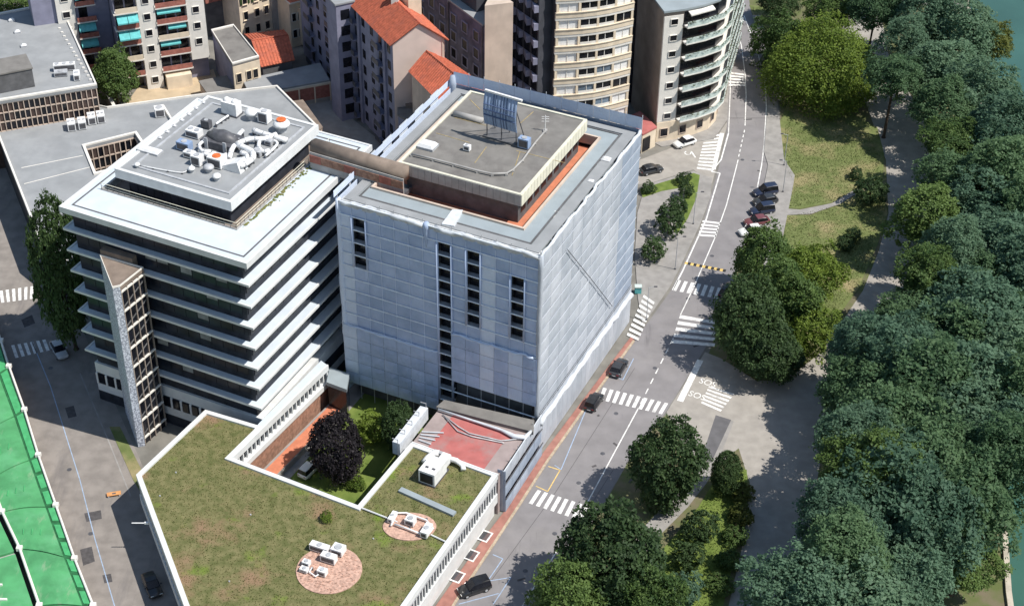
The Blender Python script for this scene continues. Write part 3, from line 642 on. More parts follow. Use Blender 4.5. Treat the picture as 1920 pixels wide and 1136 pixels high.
def hatch(name, px, py, z, w_, d_, h, label, cat, m='metal_white', rz=AY, lid=True):
    p = G(px, py, z); r_ = root(name, p, label, cat, rz=rz); f_ = ROOTM[r_]
    part('kerb_frame', MB().box(-w_ / 2 - 0.1, w_ / 2 + 0.1, -d_ / 2 - 0.1, d_ / 2 + 0.1, 0, h * 0.5, f_), 'metal_grey', r_)
    mb = MB(); mb.add([f_ @ Vector(q) for q in ((-w_ / 2, -d_ / 2, h * 0.5), (w_ / 2, -d_ / 2, h * 0.5), (w_ / 2, d_ / 2, h * 0.5), (-w_ / 2, d_ / 2, h * 0.5), (-w_ / 2 + 0.25, -d_ / 2 + 0.25, h), (w_ / 2 - 0.25, -d_ / 2 + 0.25, h), (w_ / 2 - 0.25, d_ / 2 - 0.25, h), (-w_ / 2 + 0.25, d_ / 2 - 0.25, h))], [(4, 5, 6, 7), (0, 1, 5, 4), (1, 2, 6, 5), (2, 3, 7, 6), (3, 0, 4, 7)])
    part('dome_light', mb, m, r_); return r_
def hvac(name, px, py, z, w_, d_, h, label, rz=AY, m='metal_white', fans=1, cat='roof unit', lid=None):
    p = G(px, py, z); r_ = root(name, p, label, cat, rz=rz); f_ = ROOTM[r_]
    part('feet', MB().box(-w_ / 2 + 0.1, -w_ / 2 + 0.3, -d_ / 2, d_ / 2, 0, 0.15, f_).box(w_ / 2 - 0.3, w_ / 2 - 0.1, -d_ / 2, d_ / 2, 0, 0.15, f_), 'metal_dark', r_)
    part('casing', MB().box(-w_ / 2, w_ / 2, -d_ / 2, d_ / 2, 0.15, h, f_), m, r_)
    part('grille', MB().box(-w_ / 2 + 0.15, w_ / 2 - 0.15, -d_ / 2 - 0.03, -d_ / 2 + 0.02, 0.3, h - 0.2, f_), 'metal_dark', r_)
    for k in range(fans):
        x = w_ * ((k + 0.5) / fans - 0.5); rr = min(w_ / fans, d_) * 0.36
        mb = MB(); c = f_ @ Vector((x, 0, h)); mb.cyl(c.x, c.y, h + p.z - 0.02, h + p.z + 0.1, rr, 12); part('fan_cowl', mb, 'metal_grey' if lid is None else lid, r_)
    return r_
def mushroom(px, py, z, r_m, h, label, m='metal_white', lid=None):
    p = G(px, py, z); r_ = root('roof_vent', p, label, 'vent')
    part('stack', MB().cyl(p.x, p.y, z, z + h * 0.6, r_m * 0.6, 10), 'metal_grey', r_, smooth=False)
    part('cowl', MB().dome(p.x, p.y, z + h * 0.55, r_m, h * 0.45, 12), m, r_, smooth=True)
    if lid: part('lid', MB().cyl(p.x, p.y, z + h - 0.06, z + h + 0.06, r_m * 0.55, 10), lid, r_)
    return r_
hatch('skylight', 802, 276, PZ, 2.2, 1.7, 0.7, 'white domed rooflight near the left corner of the upper tower roof', 'skylight')
hvac('condenser', 876, 283, PZ, 0.9, 0.6, 0.9, 'small white condenser in the middle of the upper tower roof')
hvac('condenser', 983, 277, PZ, 1.5, 1.0, 1.5, 'white and blue condenser just right of the striped panel', m='stripe_blue')
an = root('antenna', G(1022, 246, PZ), 'thin white antenna mast near the right corner of the tower roof', 'antenna'); p = G(1022, 246, PZ)
part('mast', MB().cyl(p.x, p.y, PZ, PZ + 2.4, 0.06, 6), 'metal_white', an)
for k, h in enumerate((1.5, 1.9, 2.2)): part('rod', MB().tube([(p.x - 0.5, p.y, PZ + h), (p.x + 0.5, p.y, PZ + h)], 0.03, 6), 'metal_white', an)
part('foot', MB().box(p.x - 0.3, p.x + 0.3, p.y - 0.3, p.y + 0.3, PZ, PZ + 0.2), 'concrete', an)
hatch('skylight', 1137, 301, AH, 1.1, 0.9, 0.5, 'small white rooflight on the right strip of the tower roof, far one', 'skylight')
hatch('skylight', 1108, 341, AH, 0.7, 0.5, 0.4, 'small white rooflight on the right strip of the tower roof, near one', 'skylight')

# ================================================================== LEDGED OFFICE BLOCK
BO = Vector((-58.2, 177.0, 0)); BY = R(-25.0); BW, BD, BH, ST = 28.2, 31.0, 32.3, 3.32
TB = root('ledged_block', BO, 'dark glass office block ringed by white ledges on every floor', 'building', rz=BY); FBk = ROOTM[TB]
def B_(name, mb, m, parent=None, **k):
    mb.v = [FBk @ v for v in mb.v]; return part(name, mb, m, parent or TB, **k)
inn = 0.95; inr = 1.35
B_('core_wall', MB().box(inn + 0.3, BW - inr - 0.3, inn + 0.3, BD - inn - 0.3, 0.0, BH - 1.0), 'panel_dark')
B_('roof_slab', MB().ring(rect(0, BW, 0, BD), rect(2.4, 22.9, 5.9, 28.6), BH - 0.55, BH), 'white_roof')
B_('roof_rim', MB().ring(rect(-0.12, BW + 0.12, -0.12, BD + 0.12), rect(0.2, BW - 0.2, 0.2, BD - 0.2), BH - 0.75, BH + 0.12), 'white_fascia')
B_('roof_groove', MB().ring(rect(1.0, BW - 1.0, 1.0, BD - 1.0), rect(1.25, BW - 1.25, 1.25, BD - 1.25), BH + 0.002, BH + 0.03), 'concrete_dark')
B_('well_floor', MB().box(2.3, 23.0, 5.8, 28.7, BH - 1.4, BH - 0.9), 'brown_roof')
B_('well_parapet', MB().ring(rect(2.1, 23.2, 5.6, 28.9), rect(2.4, 22.9, 5.9, 28.6), BH - 0.9, BH + 0.12), 'concrete')
x0, x1, y0, y1, QZ = 4.4, 22.0, 6.5, 27.6, 35.6
B_('penthouse_wall', MB().box(x0 + 1.0, x1 - 1.0, y0 + 1.0, y1 - 1.0, BH - 0.9, QZ - 1.1), 'panel_dark')
for i in range(12):
    B_('penthouse_window', MB().box(x0 + 1.3 + i * 1.28, x0 + 2.4 + i * 1.28, y0 + 0.92, y0 + 1.02, BH - 0.3, QZ - 1.3), 'glass_blue')
B_('penthouse_roof', MB().box(x0 + 0.1, x1 - 0.1, y0 + 0.1, y1 - 0.1, QZ - 1.1, QZ), 'membrane_grey')
B_('penthouse_fascia', MB().ring(rect(x0 - 0.1, x1 + 0.1, y0 - 0.1, y1 + 0.1), rect(x0 + 0.35, x1 - 0.35, y0 + 0.35, y1 - 0.35), QZ - 1.25, QZ + 0.12), 'white_fascia')
B_('roof_gutter', MB().ring(rect(x0 + 1.5, x1 - 1.2, y0 + 1.5, y1 - 1.2), rect(x0 + 1.8, x1 - 1.5, y0 + 1.8, y1 - 1.5), QZ + 0.002, QZ + 0.14), 'metal_grey')
# railing round the recess
for (a, c) in (((2.25, 5.75), (23.05, 5.75)), ((23.05, 5.75), (23.05, 28.7))):
    d = Vector((c[0] - a[0], c[1] - a[1], 0)); L_ = d.length; nr = int(L_ / 0.9)
    for z in (0.55, 1.0): B_('handrail', MB().tube([(a[0], a[1], BH + z), (c[0], c[1], BH + z)], 0.04, 6), 'fascia_cream')
    mb = MB()
    for i in range(nr + 1):
        t = i / nr; mb.tube([(a[0] + d.x * t, a[1] + d.y * t, BH + 0.1), (a[0] + d.x * t, a[1] + d.y * t, BH + 1.02)], 0.035, 5)
    B_('rail_posts', mb, 'metal_dark')['kind'] = 'stuff'
# moss along the right edge of the recess
mb = MB()
for i in range(240):
    yy = rng.uniform(6.5, 28.5); xx = 23.4 + abs(rng.gauss(0, 0.22)) * (1.3 if yy > 12 else 0.5); s = rng.uniform(0.06, 0.2)
    mb.add([(xx - s, yy - s, BH + 0.02), (xx + s, yy - s, BH + 0.02), (xx + s, yy + s, BH + 0.03), (xx - s, yy + s, BH + 0.02), (xx, yy, BH + 0.03 + s)], [(0, 1, 4), (1, 2, 4), (2, 3, 4), (3, 0, 4)])
B_('moss', mb, 'sedum').update_tag()
bpy.data.objects[[o.name for o in bpy.data.objects if o.name.startswith('moss')][0]]['kind'] = 'stuff'
# floors: ledge slab, rim, glazing bands and mullions
pane_f = MB().box(0, 1.68, -0.02, 0.05, 0, 1.9).mesh('window', 'glass_blue'); pane_s = MB().box(0, 1.85, -0.02, 0.05, 0, 1.75).mesh('window', 'glass_dark'); blind_f = [MB().box(0.02, 1.66, -0.05, -0.025, 1.9 - h_, 1.88).mesh('blind', 'blind') for h_ in (0.5, 0.9, 1.4)]
FBf = frame(FBk @ Vector((inn, inn, 0)), FBk @ Vector((BW - inr, inn, 0))); FBr = frame(FBk @ Vector((BW - inr, inn, 0)), FBk @ Vector((BW - inr, BD - inn, 0)))
NF, NR = 14, 14
for k in range(1, 8):
    z = BH - ST * k
    led = B_('ledge', MB().ring(rect(0, BW, 0, BD), rect(inn + 0.2, BW - inr - 0.2, inn + 0.2, BD - inn - 0.2), z - 0.16, z), 'white_roof')
    B_('ledge_rim', MB().ring(rect(-0.10, BW + 0.10, -0.10, BD + 0.10), rect(0.14, BW - 0.14, 0.14, BD - 0.14), z - 0.22, z + 0.10), 'white_fascia', led)
for k in range(1, 9):
    z = BH - ST * k
    if k == 8: z = 6.6
    zt = BH - ST * (k - 1) - 0.2
    wl = B_('floor_wall', MB().ring(rect(inn, BW - inr, inn, BD - inn), rect(inn + 0.25, BW - inr - 0.25, inn + 0.25, BD - inn - 0.25), z + 0.004, zt - 0.004), 'panel_dark')
    if k == 8: continue
    for i in range(NF): link('window', pane_f, TB, FBf @ Matrix.Translation((0.25 + i * 1.79, -0.04, z + 0.85)))
    for i in range(NF):
        if rng.random() < 0.22: link('blind', rng.choice(blind_f), TB, FBf @ Matrix.Translation((0.25 + i * 1.79, -0.04, z + 0.85)))
    for i in range(NR):
        if rng.random() < 0.2: link('blind', rng.choice(blind_f), TB, FBr @ Matrix.Translation((0.35 + i * 1.96, -0.04, z + 0.72)))
    for i in range(NR): link('window', pane_s, TB, FBr @ Matrix.Translation((0.3 + i * 1.96, -0.04, z + 0.85)))
    B_('transom', MB().ring(rect(inn - 0.10, BW - inr + 0.10, inn - 0.10, BD - inn + 0.10), rect(inn + 0.02, BW - inr - 0.02, inn + 0.02, BD - inn - 0.02), zt - 0.45, zt - 0.36), 'metal_grey')
# lower storeys on the street side: white bands with window row
for i, (za, zb, m_) in enumerate(((4.9, 6.6, 'white_fascia'), (3.0, 4.9, 'panel_dark'), (1.7, 3.0, 'white_fascia'), (0.0, 1.7, 'panel_dark'))):
    B_('podium_band', MB().box(0.6 - 0.02 * i, BW - 0.4 + 0.02 * i, 0.6 - 0.02 * i, BD - 1, za + 0.002, zb - 0.002), m_)
FBp = frame(FBk @ Vector((0.55, 0.54, 0)), FBk @ Vector((BW - 0.5, 0.54, 0)))
pw = MB().box(0, 0.9, -0.06, 0.02, 0, 1.5).mesh('window', 'glass_dark')
for i in range(17): link('window', pw, TB, FBp @ Matrix.Translation((0.4 + i * 1.55, -0.03, 3.2)))
mb = MB()
for i in range(18): mb.box(0.05 + i * 1.55, 0.35 + i * 1.55, -0.12, 0.05, 3.0, 4.9, FBp)
part('window_piers', mb, 'white_fascia', TB)

# stair tower in front of the ledged block
TZ = 26.6
tp = [G(x, y, TZ) for x, y in ((187, 479), (269, 503), (225, 538), (211, 541))]
TT = root('stair_tower', (sum(p.x for p in tp) / 4, sum(p.y for p in tp) / 4, 0), 'slender glazed stair tower with a speckled concrete side in front of the dark block', 'tower')
tv = [(p.x, p.y) for p in tp]            # left-back, right-back, front, front-left
mb = MB(); mb.prism(tv, TZ - 0.5, TZ); part('roof', mb, 'brown_roof', TT)
def inset(poly, d):
    cx = sum(p[0] for p in poly) / len(poly); cy = sum(p[1] for p in poly) / len(poly)
    return [(cx + (x - cx) * (1 - d), cy + (y - cy) * (1 - d)) for x, y in poly]
mb = MB(); mb.prism(inset(tv, 0.12), 0, TZ - 0.5); part('core', mb, 'concrete_dark', TT)
def wall_slab(p, q, z0, z1, t, m, nm, par, proud=0.0):
    f_ = frame(p, q); mb = MB(); mb.box(0, flen(p, q), -proud, t, z0, z1, f_); return part(nm, mb, m, par)
mat('pebble', (0.23, 0.25, 0.31), 0.95, 0.2, 5.0, c2=(0.62, 0.66, 0.74), detail=3, bump=0.8, bscale=7, fac=(0.42, 0.6))
wall_slab(tv[0], tv[3], 0, TZ - 0.004, 0.3, 'pebble', 'speckled_wall', TT, 0.02)
wall_slab(tv[3], tv[2], 0, TZ - 0.004, 0.3, 'pebble', 'speckled_wall', TT, 0.015)
ft = frame(tv[2], tv[1]); lt = flen(tv[2], tv[1])
part('glass_shaft', MB().box(0.1, lt - 0.1, 0.12, 0.2, 0.1, TZ - 0.6, ft), 'glass_dark', TT)
for k in range(9):
    z = TZ - 0.75 - k * 3.05
    if z > 0: part('landing_beam', MB().box(0, lt, -0.10, 0.12, z - 0.22, z, ft), 'render_white', TT)
for k, t in enumerate((0.0, 0.25, 0.5, 0.75, 1.0)):
    part('mullion', MB().box(t * (lt - 0.14), t * (lt - 0.14) + 0.14, -0.06, 0.13, 0.05, TZ - 0.52, ft), 'render_brown', TT)
# deeper, dim stair flights behind the glass line
for k in range(8):
    z = TZ - 3.4 - k * 3.05
    if z > 0.5: part('stair_flight', MB().add([ft @ Vector(p) for p in ((0.3, 0.05, z), (lt - 0.3, 0.05, z + 1.5), (lt - 0.3, 0.08, z + 1.75), (0.3, 0.08, z + 0.25))], [(0, 1, 2, 3)]), 'concrete_dark', TT)
part('roof_rim', MB().ring(ccw(tv), ccw(inset(tv, 0.06)), TZ + 0.002, TZ + 0.22), 'render_white', TT)
e0, e1 = Vector(tv[0]), Vector(tv[1]); fb_ = frame(tv[0], (tv[0][0] + (e1 - e0).x * 0.85, tv[0][1] + (e1 - e0).y * 0.85))
part('machine_room', MB().box(0.1, 5.0, 0.1, 1.6, TZ - 1.0, TZ + 0.9, fb_), 'brown_roof', TT)

# bridge between the two roofs
p, q = Vector((-26.6, 188.2, 35.2)), Vector((-13.8, 181.8, 35.2))
BR = root('roof_bridge', (p.x, p.y, BH), 'brown rounded roof bridge between the ledged block and the wrapped tower', 'bridge')
part('tube_roof', MB().tube([p, p.lerp(q, 0.5), q], 1.05, 12), 'brown_roof', BR, smooth=True)
bf = frame(p, q); bl_ = flen(p, q)
part('side_wall', MB().box(0, bl_, -1.2, -1.02, BH + 0.02, 34.9, bf), 'concrete', BR)
for i in range(8): part('cladding_panel', MB().box(i * bl_ / 8 + 0.02, (i + 1) * bl_ / 8 - 0.02, -1.3, -1.2, 33.4, 34.5, bf), 'wood_slat' if i % 3 else 'brick', BR)
part('floor_beam', MB().box(0, bl_, -1.1, 1.1, BH - 0.3, BH + 0.3, bf), 'metal_dark', BR)

# ---------------- plant on the ledged block's roof
hatch('skylight', 281, 284, QZ, 3.2, 1.2, 0.5, 'long pale rooflight on the left side of the plant roof', 'skylight', rz=BY)
tk = root('water_tank', G(435, 214, QZ), 'tall white twin tank near the back edge of the plant roof', 'tank', rz=BY); f_ = ROOTM[tk]
part('tank_body', MB().box(-1.2, 1.2, -0.7, 0.7, 0.2, 2.0, f_), 'metal_white', tk)
for s in (-0.65, 0.65):
    c = f_ @ Vector((s, 0, 0)); part('tank_head', MB().dome(c.x, c.y, QZ + 1.98, 0.5, 0.5), 'metal_white', tk, smooth=True)
part('skid', MB().box(-1.3, 1.3, -0.8, 0.8, 0, 0.2, f_), 'metal_dark', tk)
mushroom(472.5, 224, QZ, 0.95, 1.7, 'white bulb vent to the right of the twin tank')
hvac('air_handler', 497, 229, QZ, 1.5, 1.2, 1.7, 'white boxy air handler between the bulb vent and the orange-lidded dome', BY)
mushroom(529, 246, QZ, 1.2, 1.8, 'domed vent with an orange lid at the right of the plant roof', lid='orange_lid')
ct = root('cooling_plant', G(418, 272, QZ), 'large dark grey domed cooling plant in the middle of the duct maze', 'cooling plant', rz=BY); f_ = ROOTM[ct]
part('housing', MB().box(-2.4, 2.4, -1.6, 1.6, 0, 1.1, f_), 'metal_dark', ct)
mb = MB(); mb.tube([f_ @ Vector((x, 0, 1.0)) for x in (-2.2, -1, 0, 1, 2.2)], [0.5, 1.0, 1.25, 1.1, 0.6], 12); part('hood', mb, 'metal_dark', ct, smooth=True)
for x in (-1.7, 1.2): part('access_ladder', MB().box(x, x + 0.5, -1.75, -1.6, 0, 1.6, f_), 'metal_grey', ct)
hvac('air_handler', 365, 256, QZ, 2.0, 1.3, 1.1, 'white framed air handler left of the dark cooling plant', BY, fans=2)
hvac('air_handler', 347, 281, QZ, 1.9, 1.1, 1.3, 'pale blue air handler at the far left of the plant group', BY, 'stripe_blue')
hvac('air_handler', 356, 295, QZ, 1.5, 0.9, 0.9, 'low white box unit in front of the pale blue air handler', BY)
hvac('air_handler', 371, 309, QZ, 1.4, 1.1, 1.5, 'white box unit left of the orange-lidded box', BY)
hvac('air_handler', 408, 311, QZ, 2.1, 1.6, 1.5, 'white box unit with an orange lid at the front of the plant roof', BY, lid='orange_lid')
mushroom(392, 322, QZ, 0.75, 1.1, 'grey ball vent just left of the orange-lidded box', 'metal_grey')
mushroom(360, 323, QZ, 0.5, 0.9, 'small white ball vent near the front left of the plant roof')
mushroom(258, 314, QZ, 0.4, 0.7, 'lonely small white vent at the left end of the roof pipe')
mushroom(407, 338, QZ, 0.6, 1.0, 'small white ball vent nearest the front corner of the plant roof')
eb = root('intake_hood', G(441, 316, QZ), 'white slanted intake hood at the end of the looping duct', 'intake hood', rz=BY); f_ = ROOTM[eb]
mb = MB(); mb.add([f_ @ Vector(v) for v in ((-1.5, -0.9, 0), (1.4, -0.9, 0), (1.4, 0.9, 0), (-1.5, 0.9, 0), (-1.5, -0.9, 0.5), (1.0, -0.9, 1.6), (1.0, 0.9, 1.6), (-1.5, 0.9, 0.5))], [(3, 2, 1, 0), (4, 5, 6, 7), (0, 1, 5, 4), (1, 2, 6, 5), (2, 3, 7, 6), (3, 0, 4, 7)]); part('hood', mb, 'metal_white', eb)
part('louvre', MB().box(-1.56, -1.5, -0.7, 0.7, 0.08, 0.42, f_), 'metal_dark', eb)
def duct(pxs, z, r_, label, nm='air_duct'):
    pts = [G(x, y, QZ + z) for x, y in pxs]; d = root(nm, (pts[0].x, pts[0].y, QZ), label, 'duct')
    sm = []
    for i in range(len(pts) - 1):
        for t in (0, 0.33, 0.66): sm.append(pts[i].lerp(pts[i + 1], t))
    sm.append(pts[-1]); s2 = [sm[0]] + [(sm[i - 1] + sm[i] * 2 + sm[i + 1]) / 4 for i in range(1, len(sm) - 1)] + [sm[-1]]
    part('pipe', MB().tube(s2, r_, 10), 'metal_white', d, smooth=True)
    for i in range(0, len(s2), 2):
        c = s2[i]; part('support', MB().box(c.x - 0.12, c.x + 0.12, c.y - 0.12, c.y + 0.12, QZ, QZ + z), 'metal_dark', d)
    for i in range(1, len(s2) - 1, 3):
        t = (s2[i + 1] - s2[i - 1]).normalized() * 0.06; part('collar', MB().tube([s2[i] - t, s2[i] + t], r_ * 1.15, 10), 'metal_grey', d)
duct([(430, 296), (436, 275), (452, 266), (470, 260), (497, 261), (518, 252)], 0.8, 0.34, 'long white duct snaking from the plant front to the orange-lidded dome')
duct([(443, 270), (473, 284), (476, 296), (462, 306), (449, 312)], 0.9, 0.40, 'thick white duct looping down to the slanted intake hood')
duct([(475, 244), (490, 250), (505, 254), (538, 263)], 0.7, 0.36, 'thick white duct below the boxy air handler')
duct([(455, 245), (447, 253), (446, 262), (452, 268)], 0.8, 0.30, 'short white duct curving beside the bulb vent')
duct([(452, 286), (462, 290), (465, 298), (455, 308)], 0.6, 0.34, 'white hooked duct inside the duct loop')
duct([(405, 233), (420, 222), (428, 217)], 0.5, 0.16, 'thin white pipe running to the twin tank')
duct([(375, 285), (392, 292), (410, 296), (425, 290)], 0.6, 0.28, 'white duct in front of the dark cooling plant')
duct([(262, 310), (300, 318), (345, 325), (352, 318), (368, 300)], 0.2, 0.07, 'thin pale pipe bending across the front of the plant roof')
duct([(385, 262), (372, 272), (378, 284), (395, 284)], 0.9, 0.22, 'thin bent duct left of the dark cooling plant')
duct([(395, 248), (410, 246), (428, 252), (440, 258)], 1.5, 0.20, 'raised thin pipe behind the dark cooling plant')
duct([(487, 262), (484, 275), (492, 285), (505, 282)], 0.7, 0.26, 'short white duct dropping from the long snaking duct')
duct([(510, 262), (522, 268), (512, 280), (498, 292)], 0.5, 0.18, 'thin pale pipe near the right edge of the plant roof')
duct([(418, 305), (430, 303), (442, 300)], 0.7, 0.30, 'stub of white duct right of the orange-lidded box')
hvac('air_handler', 484, 292, QZ, 1.2, 1.0, 0.9, 'low grey unit inside the right end of the duct loop', BY, 'metal_grey')
hvac('air_handler', 505, 272, QZ, 1.0, 0.8, 0.8, 'small grey unit below the thick straight duct', BY, 'metal_grey')
hvac('air_handler', 388, 240, QZ, 1.3, 0.8, 1.2, 'dark grey unit behind the cooling plant', BY, 'metal_dark')
for k in range(7):
    a = (300 + k * 13.5, 259 - k * 11); hatch('roof_stud', a[0], a[1], QZ, 0.5, 0.3, 0.25, 'small white stud in the row along the left edge of the plant roof', 'stud', rz=BY)
for o in bpy.data.objects:
    if o.name.startswith('roof_stud'): o['group'] = 'studs along the plant roof edge'

# ================================================================== LOW BLOCK WITH THE GREEN ROOF
ZG = 7.0
c0 = G(460, 1000, 0)
TG = root('green_roof_block', (c0.x, c0.y, 0), 'low white-edged block with a planted roof around a courtyard', 'building')
g7 = lambda x, y: G2(x, y, ZG)
outer = [g7(*p) for p in ((385, 768), (255, 890), (420, 1340), (610, 1352), (934, 889), (771, 829), (671, 947), (434, 857), (492, 800))]
def shrink(poly, d):
    n = len(poly); a = sum(poly[i][0] * poly[(i + 1) % n][1] - poly[(i + 1) % n][0] * poly[i][1] for i in range(n)); sgn = 1 if a > 0 else -1; out = []
    for i in range(n):
        p0, p1, p2 = Vector(poly[i - 1]), Vector(poly[i]), Vector(poly[(i + 1) % n])
        d1, d2 = (p1 - p0).normalized(), (p2 - p1).normalized(); n1, n2 = Vector((-d1.y, d1.x)) * sgn, Vector((-d2.y, d2.x)) * sgn
        b_ = (n1 + n2).normalized(); k = max(0.35, b_.dot(n1)); out.append(tuple(p1 + b_ * d / k))
    return out
outer = ccw(outer); inn1 = shrink(outer, 0.62); wall_o = shrink(outer, 0.35); wall_i = shrink(outer, 0.75)
part('wall', MB().ring(wall_o, wall_i, 0, ZG - 0.75), 'white_fascia', TG)
part('parapet', MB().ring(outer, inn1, ZG - 0.75, ZG + 0.05), 'white_fascia', TG)
part('soil', MB().prism(shrink(outer, 0.6), ZG - 0.7, ZG - 0.22), 'green_roof', TG)
def in_poly(x, y, poly):
    c = False; j = len(poly) - 1
    for i in range(len(poly)):
        xi, yi = poly[i]; xj, yj = poly[j]
        if (yi > y) != (yj > y) and x < (xj - xi) * (y - yi) / (yj - yi) + xi: c = not c
        j = i
    return c
def tufts(name, poly, z, n, hmin, hmax, m, parent=None, avoid=(), wmul=0.5):
    xs = [p[0] for p in poly]; ys = [p[1] for p in poly]; mb = MB(); k = 0; guard = 0
    while k < n and guard < n * 12:
        guard += 1; x, y = rng.uniform(min(xs), max(xs)), rng.uniform(min(ys), max(ys))
        if not in_poly(x, y, poly) or any((x - a) ** 2 + (y - c) ** 2 < r_ * r_ for a, c, r_ in avoid): continue
        h = rng.uniform(hmin, hmax); a = rng.uniform(0, 6.28)
        for j in range(2):
            aa = a + j * 1.7; dx, dy = math.cos(aa) * h * wmul, math.sin(aa) * h * wmul; lx, ly = rng.uniform(-.4, .4) * h, rng.uniform(-.4, .4) * h
            mb.v += [Vector((x - dx, y - dy, z)), Vector((x + dx, y + dy, z)), Vector((x + lx, y + ly, z + h))]; q = len(mb.v); mb.f.append((q - 3, q - 2, q - 1))
        k += 1
    if parent is not None: o = part(name, mb, m, parent); o['kind'] = 'stuff'
    else: o = solo(name, mb, m, kind='stuff')
    return o
pad1, pad2 = G(617, 1066, ZG), G(768, 985, ZG)
in_view = ccw([g7(*p) for p in ((383, 778), (268, 890), (365, 1150), (745, 1150), (925, 893), (775, 838), (676, 957), (425, 862), (485, 800))])
tufts('sedum_tufts', in_view, ZG - 0.23, 14000, 0.05, 0.16, 'sedum', TG, avoid=[(pad1.x, pad1.y, 4.0), (pad2.x, pad2.y, 2.6)])
# window band on the street side and on the courtyard sides
def band(p, q, z0, z1, n, wd, zoff=0.0, fins='white_fascia', out=-0.36):
    f_ = frame(p, q); L_ = flen(p, q)
    part('glass_band', MB().box(0.4, L_ - 0.4, -0.06 + 0.36, 0.02 + 0.36, z0, z1, f_), 'glass_dark', TG)
    fin = MB().box(0, wd, 0, 0.28, 0, z1 - z0 + 0.2).mesh('window_fin', fins)
    for i in range(n): link('window_fin', fin, TG, f_ @ Matrix.Translation((0.3 + i * (L_ - 0.8) / (n - 1), 0.12, z0 - 0.1)))
    part('fascia_board', MB().box(0.05, L_ - 0.05, 0.06, 0.36, z1 + 0.1, z1 + 0.35, f_), 'metal_grey', TG)
    part('sill_band', MB().box(0.05, L_ - 0.05, 0.02, 0.36, z0 - 1.6, z0 - 0.1, f_), 'white_fascia', TG)
band(g7(610, 1352), g7(934, 889), 3.8, 5.6, 60, 0.22)
band(g7(671, 947), g7(771, 829), 3.8, 5.6, 16, 0.2)
band(g7(255, 890), g7(420, 1340), 3.8, 5.6, 40, 0.2)
band(g7(385, 768), g7(255, 890), 3.6, 5.4, 16, 0.2)
# courtyard strip under the ledged block: white roof strip with its own window band
sp = ccw([g7(*p) for p in ((434, 857), (613, 684), (602, 676), (486, 793))])
part('strip_roof', MB().prism(sp, ZG - 0.7, ZG + 0.02), 'white_roof', TG)
f_ = frame(g7(434, 857), g7(613, 684)); L_ = flen(g7(434, 857), g7(613, 684))
part('strip_fascia', MB().box(0, L_, -0.25, -0.02, ZG - 0.85, ZG + 0.10, f_), 'white_fascia', TG)
part('strip_glass', MB().box(0.3, L_, 0.25, 0.4, ZG - 2.4, ZG - 0.9, f_), 'glass_dark', TG)
fin = MB().box(0, 0.22, 0, 0.35, 0, 1.5).mesh('window_fin', 'white_fascia')
for i in range(24): link('window_fin', fin, TG, f_ @ Matrix.Translation((0.3 + i * (L_ - 0.6) / 23, -0.1, ZG - 2.4)))
part('strip_sill', MB().box(0, L_, -0.5, 0.3, ZG - 3.2, ZG - 2.42, f_), 'white_fascia', TG)
part('strip_wall', MB().box(0, L_, 0.1, 0.4, 0, ZG - 3.2, f_), 'wood_slat', TG)
part('strip_base', MB().box(0, L_, -2.9, -0.7, 0.1, 1.1, f_), 'paving_grey', TG)
part('terrace', MB().box(0.5, L_ - 1, -2.8, -1.0, 1.1, 1.16, f_), 'terracotta', TG)
# small link building and canopy at the far courtyard corner
lk = ccw([G2(*p, 5.5) for p in ((618, 688), (655, 700), (650, 730), (612, 716))])
part('link_roof', MB().prism(lk, 4.9, 5.5), 'membrane_blue', TG); part('link_wall', MB().prism(inset(lk, 0.1), 0, 4.9), 'glass_dark', TG)
# terrace wing between the planted roof and the wrapped tower
TWp = ccw([g7(*p) for p in ((771, 829), (934, 889), (1003, 789), (832, 752))])
part('terrace_slab', MB().prism(TWp, 0.0, ZG - 0.30), 'taupe_membrane', TG)
part('terrace_membrane', MB().prism([G2(*p, ZG) for p in ((822, 852), (906, 878), (947, 822), (985, 815), (850, 774), (800, 838))], ZG - 0.295, ZG - 0.27), 'red_membrane', TG)
part('terrace_strip', MB().prism([G2(*p, ZG) for p in ((818, 765), (1000, 812), (1002, 790), (833, 752))], ZG - 0.29, ZG + 0.25), 'bitumen', TG)
part('divider', MB().tube([G(772, 829, ZG), G(830, 850, ZG), G(880, 872, ZG), G(934, 890, ZG)], 0.16, 6), 'white_fascia', TG)
part('terrace_kerb', MB().tube([G(822, 767, ZG + 0.1), G(880, 786, ZG + 0.1), G(940, 806, ZG + 0.1), G(965, 818, ZG + 0.1), G(985, 820, ZG + 0.1), G(996, 808, ZG + 0.1)], [0.15, 0.15, 0.2, 0.35, 0.35, 0.2], 8), 'net_white', TG, smooth=True)
for pts in ([(830, 777), (860, 800), (880, 812), (940, 826), (975, 822)], [(835, 782), (858, 808), (885, 818), (945, 830)]):
    part('loose_cable', MB().tube([G(x, y, ZG - 0.1) for x, y in pts], 0.08, 6), 'net_dirty', TG, smooth=True)
for k in range(4): part('stored_plank', MB().tube([G(785 + k * 2, 824 - k * 5, ZG - 0.1), G(808 + k * 8, 832 - k * 7, ZG - 0.1)], 0.09, 5), 'net_white', TG)
part('roof_seam', MB().tube([G(671, 949, ZG + 0.0), G(745, 978, ZG - 0.05)], 0.11, 6), 'white_fascia', TG); part('roof_seam', MB().tube([G(808, 1002, ZG - 0.05), G(842, 1018, ZG)], 0.11, 6), 'white_fascia', TG)
part('cable_tray', MB().box(0, 8.2, -0.4, 0.4, ZG - 0.2, ZG + 0.12, frame(G2(750, 917, ZG), G2(857, 965, ZG))), 'membrane_blue', TG)
